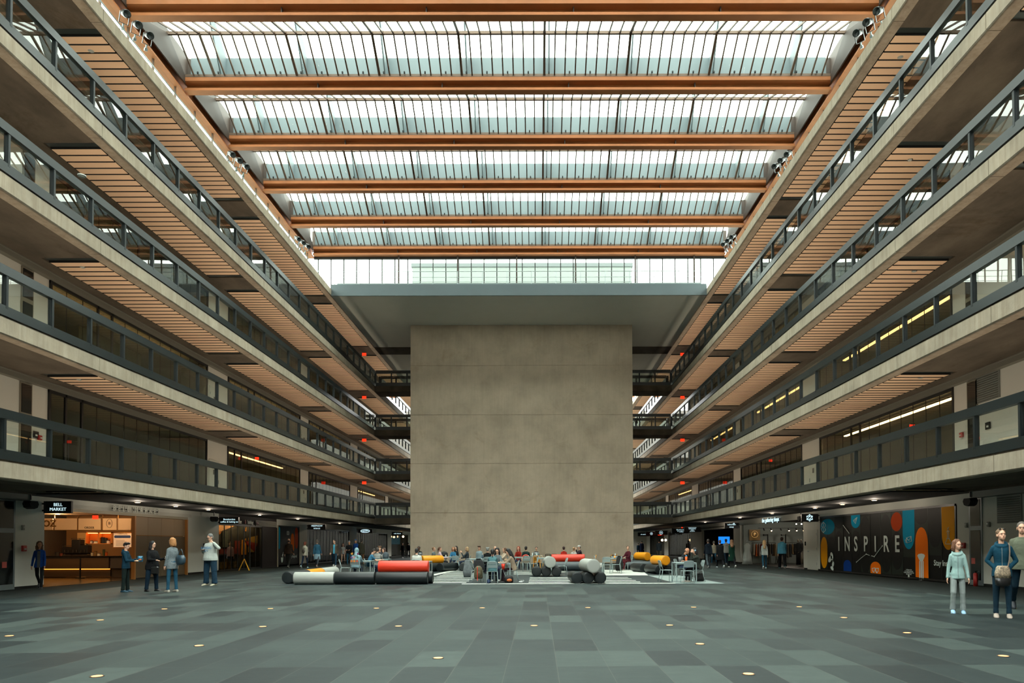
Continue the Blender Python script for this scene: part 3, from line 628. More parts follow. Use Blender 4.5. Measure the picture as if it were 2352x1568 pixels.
for i, px in enumerate((1232.3, 1255, 1278)):
    a, b = on_floor(px, 1324.2); roll('%s black roll of the far trio under a pale grey roll' % ('first','middle','last')[i], a, b+.1, PI/2+(0,.03,-.04)[i], [(1.3,'k')], .222)
a, b = on_floor(1264, 1324.2); roll('pale grey roll resting on the far trio of black rolls', a, b-.1, PI/2+.05, [(1.4,'g')], .255, z=.66)
for i, px in enumerate((1326, 1352, 1380)):
    a, b = on_floor(px, 1340.6); roll('%s black roll of the front trio under a pale grey roll' % ('first','middle','last')[i], a, b+.1, PI/2+(.06,.05,.02)[i], [(1.5,'k')], .212)
a, b = on_floor(1362, 1340.6); roll('pale grey roll resting on the front trio of black rolls', a+.02, b-.15, PI/2+.16, [(1.5,'g')], .25, z=.665)
roll('slate roll lying along the middle under the red one', .75, 39.75, 0, [(2.1,'d')], .25); roll('second slate roll right behind the first under the red one', .75, 40.28, 0, [(2.1,'d')], .25)
roll('red roll stacked on slate rolls in the middle of the seating', .72, 40.0, 0, [(1.85,'r')], .22, z=.69)
for i, (px, py) in enumerate(((1479.5,1314.4),(1515,1318.4))):
    a, b = on_floor(px, py); roll('%s black roll on the mural side, end on, near the yellow roll' % ('slimmer' if i == 0 else 'closer'), a, b+.1, PI/2+.22, [(1.5,'k')], .222)
a, b = on_floor(1530, 1318.4); roll('yellow roll on top of black rolls beside the table with two people', a, b+.0, PI/2+.35, [(1.2,'y')], .235, z=.665)
a, b = on_floor(1533, 1318); roll('black roll half hidden behind an empty chair, mural side', a+.1, b+.2, PI/2+.2, [(1.4,'k')], .222)
a, b = on_floor(1464, 1300); roll('yellow roll behind the seated woman in burgundy', a, b-4.5, PI/2+.5, [(1.1,'y')], .25, z=.72)
roll('slate roll lying across behind the mural side rolls', 4.9, 43.2, 0, [(2.4,'d')], .24)
roll('second slate roll lying across next to the seated woman in burgundy', 4.9, 42.7, 0, [(2.2,'d')], .22)
a, b = on_floor(1063, 1312); roll('black roll half covered by a quilted coat', a, b+.1, PI/2+.05, [(1.5,'k')], .222)
# chairs and tables
cg = M('chair_grey', (150,166,166), .45, metal=.15); cyl_ = M('chair_yellow', (224,150,20), .5); cb = M('chair_black', (20,22,22), .5)
def chair_proto(mat, slat=0):
    t = T('metal_chair', 'x', 'chair')
    r = .011
    # two side frames: rear leg up to backrest, front leg to seat
    for sd in (-1, 1):
        P('leg', MB().sweep([(sd*.2,-.2,0),(sd*.19,-.19,.2),(sd*.18,-.18,.42),(sd*.18,-.14,.45),(sd*.18,.0,.45)], r, 8), mat, t, True)
        P('leg', MB().sweep([(sd*.21,.26,0),(sd*.195,.2,.22),(sd*.185,.17,.45)], r, 8), mat, t, True)
    P('back_frame', MB().sweep([(-.185,.15,.44),(-.19,.2,.6),(-.185,.245,.76),(-.165,.26,.81),(-.1,.265,.825),(.1,.265,.825),(.165,.26,.81),(.185,.245,.76),(.19,.2,.6),(.185,.15,.44)], r, 8), mat, t, True)
    b = MB()
    if not slat:
        def q(u, v): return (u*.18, .197+.062*v+.0, .6+.2*v)
        # perforated upper sheet: bands with slots
        b.rings([[(-.178,.196,.59),(.178,.196,.59),(.178,.2,.59),(-.178,.2,.59)],[(-.178,.224,.69),(.178,.224,.69),(.178,.228,.69),(-.178,.228,.69)]])
        for i in range(7): x_ = -.178+i*.0543; b.rings([[(x_,.224,.69),(x_+.03,.224,.69),(x_+.03,.228,.69),(x_,.228,.69)],[(x_,.24,.74),(x_+.03,.24,.74),(x_+.03,.244,.74),(x_,.244,.74)]])
        b.rings([[(-.178,.24,.74),(.178,.24,.74),(.178,.244,.74),(-.178,.244,.74)],[(-.165,.258,.81),(.165,.258,.81),(.165,.262,.81),(-.165,.262,.81)]])
    else:
        for i in range(6): x_ = -.17+i*.062; b.rings([[(x_,.16,.47),(x_+.03,.16,.47),(x_+.03,.168,.47),(x_,.168,.47)],[(x_,.25,.81),(x_+.03,.25,.81),(x_+.03,.258,.81),(x_,.258,.81)]])
    P('backrest', b, mat, t)
    P('seat', MB().rings([[(a_*1.0, b_, .445) for a_, b_ in ((-.19,-.18),(-.17,-.21),(.17,-.21),(.19,-.18),(.185,.16),(.16,.18),(-.16,.18),(-.185,.16))],[(a_*1.0, b_, .458) for a_, b_ in ((-.19,-.18),(-.17,-.21),(.17,-.21),(.19,-.18),(.185,.16),(.16,.18),(-.16,.18),(-.185,.16))]]), mat, t)
    P('stretcher', MB().tube((-.19,-.19,.3),(.19,-.19,.3),.006,n=6), mat, t)
    return t
PROTO = {'g': chair_proto(cg), 'y': chair_proto(cyl_, 1), 'k': chair_proto(cb, 1)}; USED = {}
GN = {'g': 'light grey metal chairs in the seating area', 'y': 'yellow chairs in the seating area', 'k': 'black chairs by the core'}
def chair(c, x, y, rz, label):
    if c not in USED: o = PROTO[c]; o.location = (x, y, .004); o.rotation_euler = (0,0,rz); USED[c] = 1
    else: o = dup(PROTO[c], (x, y, .004), rz)
    o['label'] = label; o['group'] = GN[c]; return o
def table_proto():
    t = T('cafe_table', 'x', 'table')
    P('tabletop', MB().rbox(-.4,.4,-.4,.4,.725,.75,.012), cg, t); P('apron', MB().box(-.37,.37,-.37,-.355,.68,.725).box(-.37,.37,.355,.37,.68,.725).box(-.37,-.355,-.37,.37,.68,.725).box(.355,.37,-.37,.37,.68,.725), cg, t)
    for sx in (-1,1):
        for sy in (-1,1): P('leg', MB().rbox(sx*.38-.018,sx*.38+.018,sy*.38-.018,sy*.38+.018,0,.725,.006), cg, t)
    return t
TB = table_proto(); tb_used = 0
def table(x, y, label, rz=0):
    global tb_used
    if not tb_used: o = TB; o.location = (x, y, .004); o.rotation_euler = (0,0,rz); tb_used = 1
    else: o = dup(TB, (x, y, .004), rz)
    o['label'] = label; o['group'] = 'light grey metal tables in the seating area'; return o
def xz(px, Y): return on_y(px, 1290, Y)[0]
A_ = PI   # facing away from the viewer
table(xz(833,32.4), 32.6, 'grey metal table before the person in the pale blue hood')
table(xz(876,36.3), 36.4, 'grey metal table with a white cup, behind the red roll')
table(xz(1036,42.3), 42.3, 'grey metal table with bags on it, near the core wall market side')
table(xz(1150,28.3), 28.25, 'grey metal table at the front with a phone and three people')
table(xz(1092,36.0), 36.3, 'grey metal table behind the empty chair with coats')
table(xz(1196,40.6), 40.6, 'grey metal table by the person with the red and white bag')
table(xz(1250,38.2), 38.2, 'grey metal table behind the far trio of rolls')
table(xz(1403,37.0), 37.0, 'grey metal table with tiny orange lamp, past the front trio of rolls'); table(xz(1421,41), 41.5, 'grey metal table with bottles near the seated woman in burgundy')
table(xz(1571,27.85), 27.85, 'grey metal table at the mural side with an orange flask', .03)
table(xz(968,31.2), 31.3, 'grey metal table hidden by the red roll near the white coat')
SEAT = .455
sits = dict(sit=SEAT, legL=(1.45,1.45,.08), legR=(1.45,1.35,.08))
def sitter(px, Y, rz, lab, chairc='g', chlab=None, **kw):
    k2 = dict(sits); k2.update(kw); a = xz(px, Y); sh_ = ' '.join(lab.replace(',', '').split()[:11])
    I = person(lab, a, Y, rz, k2.pop('H', 1.68), k2.pop('w', 1.0), **k2)
    if chairc:
        d = Vector((-math.sin(rz)*.0, 0)); dx, dy = math.sin(rz)*.02, -math.cos(rz)*.02
        chair(chairc, a+math.sin(rz)*.06, Y-math.cos(rz)*.06, rz, chlab or 'light grey chair under the '+sh_)
    return I
fwd = dict(armL=(.6,.15,.9,.25), armR=(.6,.15,.9,.25))
S1 = sitter(817, 31.6, A_, 'person in a pale blue hooded top with coloured dots on the back', top=('pale_blue_hoodie',(128,158,168)), hair='hood', w=1.12, lean=.25, **fwd)
for i, (dx, dz, c) in enumerate(((-.13,1.08,(120,60,100)),(.13,1.08,(200,140,60)),(-.13,.92,(90,130,120)),(.02,.92,(190,130,140)),(.13,.92,(110,70,130)),(-.12,.76,(180,80,60)),(0,.76,(210,130,50)),(.12,.76,(200,120,60)))):
    m = MB(); m.tube((dx,.235-(dz-.76)*.3,dz),(dx,.255-(dz-.76)*.3,dz),.045,n=12); P('back_dot', m, M('dot_%d' % i, c, .9), S1['t'])
sitter(846, 33.1, R_+.4, 'young man in a blue tee bent over the table', top=('tee_blue',(56,104,132)), topstyle='tee', barearm=1, haircol=(28,22,20), lean=.35, head=(0,.5), **fwd)
sitter(866, 35.4, A_, 'man in a pale grey vest seen from behind, past the red roll', top=('vest_grey',(140,142,138)), topstyle='jacket', haircol=(60,52,46), lean=.15, **fwd)
sitter(872, 38.0, 0, 'person with curly brown hair beyond the grey vest', top=('dkshirt',(50,54,60)), hair='mess', haircol=(110,80,58), H=1.78, **fwd)
sitter(882, 37.0, -.8, 'woman with wavy hair in a white top at the cup table', top=('white_top',(190,186,180)), topstyle='tee', hair='curly', haircol=(70,44,34), female=1, H=1.6, **fwd)
sitter(957, 30.6, A_, 'person in a puffy white coat with dark hair, behind the red roll', top=('white_puff',(186,188,180),.06,6), topstyle='puffer', hair='short', haircol=(26,24,24), w=1.1, H=1.62, chlab='light grey chair under the white coat behind the red roll')
sitter(962, 45.0, 0, 'person in black behind an open laptop near the core', top=('black_jkt',(16,18,20)), skin='d', haircol=(20,18,18), H=1.72, w=1.15, glasses=1, **fwd)
sitter(996, 43.2, R_-.3, 'woman in a grey jumper with hair bun, seated side on', top=('grey_jmp',(96,104,104)), topstyle='sweater', hair='bun', haircol=(130,96,66), female=1, H=1.64)
sitter(1010, 41.3, R_, 'woman in a pale pink top with a ponytail, seated side on', top=('pink_top',(190,166,172)), topstyle='sweater', hair='pony', haircol=(96,62,46), bot=('black_leg',(24,24,28)), female=1, H=1.66, **fwd)
sitter(1041, 44.2, 0, 'blond person in a denim shirt facing the room', top=('denim_shirt',(50,110,146)), hair='bob', haircol=(150,96,56), female=1, H=1.6, **fwd)
sitter(1048, 46.5, -.6, 'woman with long dark hair against the core wall', top=('dark_knit',(40,44,44)), topstyle='sweater', hair='long', haircol=(26,22,22), female=1, H=1.72)
sitter(1073, 41.4, L_, 'woman in a dark grey jumper with blond bob, facing the market', top=('slate_jmp',(52,60,66)), topstyle='sweater', hair='bob', haircol=(170,140,104), female=1, H=1.66, armL=(.8,.1,1.9,.2), armR=(.5,.1,.9,.3))
sitter(1101, 44.0, -.3, 'person with curly brown hair and a striped scarf', top=('pale_denim2',(130,150,156)), hair='mess', haircol=(84,58,44), H=1.74)
sitter(1120, 36.5, A_, 'older person with grey curly hair in a black coat, from behind', top=('black_jkt',(16,18,20)), hair='mess', haircol=(124,126,122), w=1.1, H=1.64)
sitter(1137, 40.5, 0, 'bald headed person half hidden behind the woman with long hair', top=('dkshirt',(50,54,60)), hair='bald', haircol=(40,34,34), H=1.72)
TEAL = sitter(1131, 27.1, A_, 'woman in a teal jumper with black ponytail, seen from behind', top=('teal_jmp',(78,116,122),.1,8), topstyle='sweater', hair='pony', haircol=(18,18,20), bot=('black_trs',(22,24,26)), female=1, H=1.6, lean=.2, vox=.016, chlab='light grey chair under the teal jumper at the front', **fwd)
sitter(1143, 29.5, -.15, 'woman with long dark hair looking down at the front table', top=('denim_grey',(96,108,112)), hair='long', haircol=(24,20,20), female=1, H=1.66, head=(0,.35), lean=.1, vox=.016, shoe=(190,190,186), **fwd)
sitter(1180, 28.1, L_+.1, 'woman in a beige puffer jacket with black hair, seated side on', top=('beige_puff',(140,124,106),.12,10), topstyle='coat', hair='long', haircol=(18,18,20), bot=('plum_leg',(40,26,32)), shoe=(30,30,30), female=1, H=1.66, lean=.3, head=(0,.35), vox=.016, chlab='light grey chair under the beige puffer jacket', **fwd)
sitter(1159, 36.5, L_+.5, 'woman in a cream jumper with brown hair, past the beige puffer jacket', top=('cream_jmp',(184,166,146)), topstyle='sweater', hair='long', haircol=(104,76,56), female=1, H=1.62, bot=('denim_blue',(34,78,100),.25,6), armL=(.8,.1,1.6,.2), armR=(.7,.1,1.2,.2))
sitter(1191, 42.6, -.2, 'red haired woman in a red cardigan facing the room', top=('red_card',(128,32,20)), hair='long', haircol=(140,54,24), female=1, H=1.68, **fwd)
sitter(1208, 41.8, A_, 'man in a dark green jumper seen from behind', top=('dkgreen_jmp',(22,42,40)), topstyle='sweater', haircol=(20,18,18), w=1.15, H=1.7, **fwd)
sitter(1232, 44.6, 0, 'woman with tied hair behind a silver laptop near the core', top=('dkshirt',(50,54,60)), hair='bun', haircol=(70,50,44), female=1, H=1.62, **fwd)
sitter(1295, 42.9, A_, 'person with a dark hair bun in red, behind the middle red roll', top=('red_tee',(170,40,30)), hair='bun', haircol=(60,40,36), H=1.66, female=1)
sitter(1318, 42.9, A_, 'fair haired child in white behind the middle red roll', top=('white_top',(190,186,180)), hair='bun', haircol=(170,132,96), H=1.58, w=.9)
I = sitter(1333, 45.5, L_+.4, 'man in a white cap and beige trousers by the core wall', top=('plum_jkt',(50,40,48)), bot=('beige_trs',(150,132,108)), haircol=(120,110,100), H=1.8, lean=.1, armL=(1.0,.1,1.9,.2)); capwear(I, (200,200,196))
BUR = sitter(1443, 40.6, L_+.75, 'woman in burgundy jacket and trousers with crossed legs', top=('burgundy_jkt',(70,18,30)), bot=('burgundy_trs',(76,24,30)), hair='short', haircol=(84,54,38), female=1, H=1.72, legL=(1.5,1.3,.02), legR=(1.75,1.0,-.25), head=(.9,-.1), shoe=(150,130,120), chlab='light grey chair under the woman in burgundy', **fwd)
sitter(1561, 30.3, R_-.5, 'bald man in a black jumper leaning over a tablet', top=('black_jmp',(16,20,24)), topstyle='sweater', hair='bald', haircol=(120,90,76), skin='m', H=1.74, lean=.45, head=(.0,.3), vox=.016, chlab='light grey chair under the bald man', **fwd)
HPW = sitter(1604, 28.0, L_+.1, 'woman with headphones in a dark camouflage jacket, hand to her face', top=('camo_jkt',(46,50,44),.6,16,(24,26,24)), topstyle='jacket', hair='bob', haircol=(28,20,20), bot=('black_trs',(22,24,26)), shoe=(170,160,150), female=1, H=1.66, lean=.2, armL=(1.2,.1,2.0,.1), armR=(.7,.1,.9,.3), vox=.016, w=1.1, chlab='light grey chair under the woman with headphones')
m = MB(); HPf, hm3 = HPW['HP'], HPW['hm3']; hs = T('headphones', 'pale blue over ear headphones on the woman in camouflage', 'headphones', tuple(HPW['W'] @ HPf(0,.01,.03)), HPW['t'].rotation_euler[2])
s_ = HPW['s']
P('headband', MB().sweep([(.095*math.cos(a)*s_, 0, .112*math.sin(a)*s_) for a in [PI*i/12 for i in range(13)]], .008, 6), M('hp_blue', (130,170,190)), hs, True)
for sd in (1,-1): P('ear_cup', MB().tube((sd*.082,0,-.01),(sd*.108,0,-.01),.038,n=14), M('hp_blue'), hs, True)
# empty chairs
for c, px, Y_, rz, lab in (('g',793,32.0,R_+.2,'empty light grey chair side on by the table of the hooded person'),('g',1096,28.3,R_+.35,'light grey chair hung with coats and a camouflage backpack'),('g',1047,40.6,A_,'empty light grey chair seen from behind near the core, market side'),
    ('g',1210,38.9,A_,'light grey chair holding a red and white bag'),('g',1226,37.6,L_+.1,'empty grey chair side on before the yellow chair'),('y',1233,40.8,A_,'yellow slatted chair seen from behind near the laptop'),('y',1255,41.6,R_,'yellow slatted chair side on near the black chairs'),
    ('k',1259,47.5,A_,'black slatted chair at the core wall, first of a pair'),('k',1273,47.5,A_,'black slatted chair at the core wall, second of a pair'),('g',1290,33.4,L_+.2,'empty light grey chair side on beyond the far trio of rolls'),('g',1356,39.2,L_,'small grey chair side on right behind the front trio'),
    ('y',1359,42.5,L_,'yellow slatted chair side on beyond the middle red roll'),('g',1392,35.4,A_,'empty grey chair seen from behind at the table with the tiny lamp'),('g',1376,38.6,R_,'grey chair half hidden by the grey roll'),('g',1416,35.9,L_-.2,'grey chair with a black coat draped over, past the front trio'),
    ('y',1409,44.5,A_,'yellow slatted chair seen from behind near the bottles'),('g',1529,28.0,R_+.1,'empty light grey chair side on at the mural side table'),('g',1578,27.1,A_+.1,'empty light grey chair with its back to the viewer at the mural side table'),('g',1018,44.5,L_,'grey chair behind the pink top, near the core')):
    chair(c, xz(px, Y_), Y_, rz, lab)
# coats, bags and small things
def coat(label, px, Y_, z_, col, w1=.22, h1=.75, d1=.09, rz=0, vs=10):
    t = T('draped_coat', label, 'coat', (xz(px, Y_), Y_, z_), rz); rnd = random.Random(px)
    m = MB(); R = []
    for i, (z, k) in enumerate(((.02,.3),(-.08,.72),(-.3,.88),(-.55,1.0),(-h1,.75))): R.append([(k*w1*math.cos(q)*(1+.12*math.sin(3*q+i)), k*d1*math.sin(q)*(1+.15*math.sin(4*q)), z) for q in [2*PI*j/20 for j in range(20)]])
    m.rings(R[::-1]); P('cloth', m, M('coat_%d_%d_%d' % tuple(col), col, .8, var=.3, vs=vs, bump=.5, bs=18), t, True)
    P('collar', MB().sweep([(w1*.35*math.cos(q), d1*.5*math.sin(q), .015) for q in [2*PI*j/12 for j in range(12)]], .02, 6, True), M('coat_%d_%d_%d' % tuple(col)), t, True); return t
coat('grey quilted coat over the black roll by the coat chair', 1074, 31.5, .82, (110,118,120), .2, .78)
coat('black coat with a white lining over a chair back at the front', 1099, 29.6, .86, (24,26,28), .24, .5)
coat('black leather coat draped over the grey chair, past the front trio', 1422, 36.4, .84, (14,16,18), .2, .72, .12)
def bag(label, px, py, w1, h1, col, Y_=None, z_=.004, acc=None):
    if Y_ is None: a, b = on_floor(px, py)
    else: a, b = xz(px, Y_), Y_
    t = T('backpack', label, 'bag', (a, b, z_), .2)
    P('bag_body', MB().rings([[(w1*k*math.cos(q), .1*k*math.sin(q), z) for q in [2*PI*j/14 for j in range(14)]] for z, k in ((0,.85),(h1*.15,1),(h1*.6,1),(h1*.85,.8),(h1,.35))]), M('bag_%d_%d_%d' % tuple(col), col, .7, var=.4, vs=14), t, True)
    P('pocket', MB().ell((0,-.1,h1*.35), (w1*.6,.03,h1*.22)), M('bag_%d_%d_%d' % tuple(acc or col), acc or col, .7), t, True)
    P('handle', MB().sweep([(-.04,0,h1*.95),(-.02,0,h1*1.08),(.02,0,h1*1.08),(.04,0,h1*.95)], .008, 6), M('bag_black'), t)
bag('black bag with an orange cloth on the floor under the front table', 1169, 1338, .17, .28, (20,20,22), acc=(190,100,50))
bag('black backpack on the floor by the woman with headphones', 1607, 1334.5, .2, .34, (18,18,20))
bag('grey backpack on the table corner behind the red roll', 886, 1290, .16, .34, (60,72,80), 36.4, .756)
bag('camouflage backpack hanging from the coat chair', 1099, 0, .17, .5, (84,78,56), 28.0, .14)
bag('black handbag with tall handles on the market side table near the core', 1020, 0, .22, .3, (20,22,24), 42.6, .755)
bag('dark backpack standing behind the seated woman in burgundy', 1460, 0, .26, .75, (30,32,36), 44.5)
bag('pale tote bag standing on the floor by the far grey chair', 1382, 1305, .16, .3, (190,190,184))
t = T('pennant_bag', 'round red and white bag on the chair behind the beige puffer jacket', 'bag', (xz(1208, 38.85), 38.85, .47), 0); P('bag_body', MB().tube((0,-.06,.2),(0,.06,.2),.24,n=24), M('bag_cream', (196,180,160)), t, True); P('rim', MB().sweep([(.22*math.cos(2*PI*i/20), -.065, .2+.22*math.sin(2*PI*i/20)) for i in range(3, 9)], .03, 6), M('roll_red'), t)
def item(label, cat, name, x_, y_, z_, parts):
    t = T(name, label, cat, (x_, y_, z_))
    for nm, m, mt in parts: P(nm, m, mt, t, True)
    return t
tx, ty = xz(1571,27.85), 27.85
item('orange insulated flask on the mural side table', 'bottle', 'flask', tx+.12, ty+.15, .754, [('bottle', MB().tube((0,0,0),(0,0,.22),.045,n=16), M('flask_orange', (226,96,24), .4)), ('cap', MB().tube((0,0,.22),(0,0,.27),.03,n=12), M('cap_blue', (60,150,200)))])
item('grey tablet propped up before the bald man', 'tablet', 'tablet', tx-.06, ty+.22, .754, [('display', MB().add([(-.1,0,0),(.1,.05,0),(.1,.13,.2),(-.1,.08,.2),(-.1,.012,0),(.1,.062,0),(.1,.142,.2),(-.1,.092,.2)], [(0,1,2,3),(7,6,5,4),(0,4,5,1),(1,5,6,2),(2,6,7,3),(3,7,4,0)]), M('tablet_grey', (96,96,98), .4)), ('stand', MB().box(-.02,.02,.1,.16,0,.01), blackm)])
tx, ty = xz(1150,28.3), 28.25
item('phone lying on the front table', 'phone', 'phone', tx+.2, ty-.1, .755, [('case', MB().rbox(-.07,.07,-.035,.035,0,.01), M('phone_black')), ('display', MB().box(-.065,.065,-.03,.03,.01,.012), M('phone_glass'))])
item('crumpled paper bag on the front table', 'paper bag', 'paper_bag', tx+.22, ty+.15, .755, [('bag_body', MB().ell((0,0,.07),(.1,.07,.08),10,7), M('kraft', (150,126,100), .9, var=.3, vs=30)), ('fold', MB().box(-.05,.05,-.01,.01,.12,.16), M('kraft'))])
item('red paper pouch hanging off the front table edge', 'pouch', 'pouch', tx+.12, ty-.42, .5, [('bag_body', MB().prism([(-.07,.22),(.07,.22),(.05,.04),(0,-.02),(-.05,.04)], 'y', -.02, .02), M('roll_red')), ('cord', MB().sweep([(0,0,0),(.06,0,-.2),(.2,0,-.4),(.4,-.05,-.49)], .006, 5), M('cord_white', (190,196,196)))])
a, b = on_floor(1196, 1338.5); item('white charger brick with coiled cable on the floor by the beige jacket', 'charger', 'charger', a, b, .006, [('body', MB().rbox(-.07,.07,-.04,.04,0,.06), M('cord_white')), ('cable', MB().sweep([(.05+.07*math.cos(q), -.02+.06*math.sin(q), .08+.02*math.sin(2*q)) for q in [2*PI*i/16 for i in range(16)]], .006, 5, True), M('cord_white'))])
a, b = on_floor(1122, 1340); item('blue round ball bag hanging low by the front table', 'ball', 'ball', a, b, .09, [('ball', MB().ell((0,0,0),(.085,.085,.085)), M('ball_blue', (16,44,80))), ('loop', MB().tube((0,0,.08),(0,0,.2),.006), M('cord_white'))])
for (px, Y_, h_, c, lab) in ((1223,40.8,.28,(196,206,204),'tall white bottle near the red and white bag'),(1233,40.9,.26,(176,200,206),'clear bottle by the yellow chair'),(1408,41.4,.16,(30,34,34),'dark bottle on the table near the woman in burgundy'),(1413,41.6,.2,(190,210,214),'clear bottle on the table near the woman in burgundy'),(883,36.4,.1,(214,216,210),'white cup on the table behind the red roll'),(1024,42.2,.12,(210,212,206),'white takeaway cup on the table with bags'),(1108,36.3,.26,(40,70,90),'blue flask behind the coat chair')):
    yb = {1223:40.6,1233:40.6}.get(px, Y_)
    item(lab, 'bottle' if h_ > .13 else 'cup', 'bottle' if h_ > .13 else 'cup', xz(px, yb), yb, .756, [('body', MB().tube((0,0,0),(0,0,h_*.75),.035,.035,n=12), M('bt_%d' % px, c, .3)), ('cap', MB().tube((0,0,h_*.75),(0,0,h_),.02,.018,n=10), M('bt_cap', (180,180,180)))])
item('tiny orange table lamp past the front trio of rolls', 'table lamp', 'table_lamp', xz(1411,37.0), 36.8, .756, [('base', MB().tube((0,0,0),(0,0,.02),.04,n=12), blackm), ('shade', MB().ell((0,0,.06),(.04,.04,.04),10,8), M('tiny_lamp', (255,120,30), .5, emit=2.5))])
for (px, Y_, zz, lab, col) in ((964,44.3,.75,'open laptop before the person in black near the core',(120,124,124)),(1232,44.0,.75,'silver open laptop before the woman with tied hair',(150,156,156))):
    item(lab, 'laptop', 'laptop', xz(px,Y_), Y_, zz, [('lid', MB().add([(-.17,0,0),(.17,0,0),(.17,-.05,.23),(-.17,-.05,.23),(-.17,.01,0),(.17,.01,0),(.17,-.04,.23),(-.17,-.04,.23)], [(0,1,2,3),(7,6,5,4),(0,4,5,1),(1,5,6,2),(2,6,7,3),(3,7,4,0)]), M('laptop_%d' % px, col, .4, metal=.5)), ('keyboard', MB().box(-.17,.17,.01,.24,0,.015), M('laptop_%d' % px))])
    table(xz(px, Y_), Y_+.1, 'grey metal table under the laptop, %s' % ('before the person in black' if px < 1000 else 'before the woman with tied hair'))
for i, px in enumerate((1092, 1093)): pass
t = T('lanyard', 'red lanyard strap hanging from the coat chair', 'strap', (xz(1097, 27.9), 27.8, .5)); P('strap', MB().box(-.012,.012,-.004,.004,-.42,.1), M('roll_red'), t); P('clip', MB().box(-.01,.01,-.006,.006,-.45,-.42), galv, t)
finish_soft()
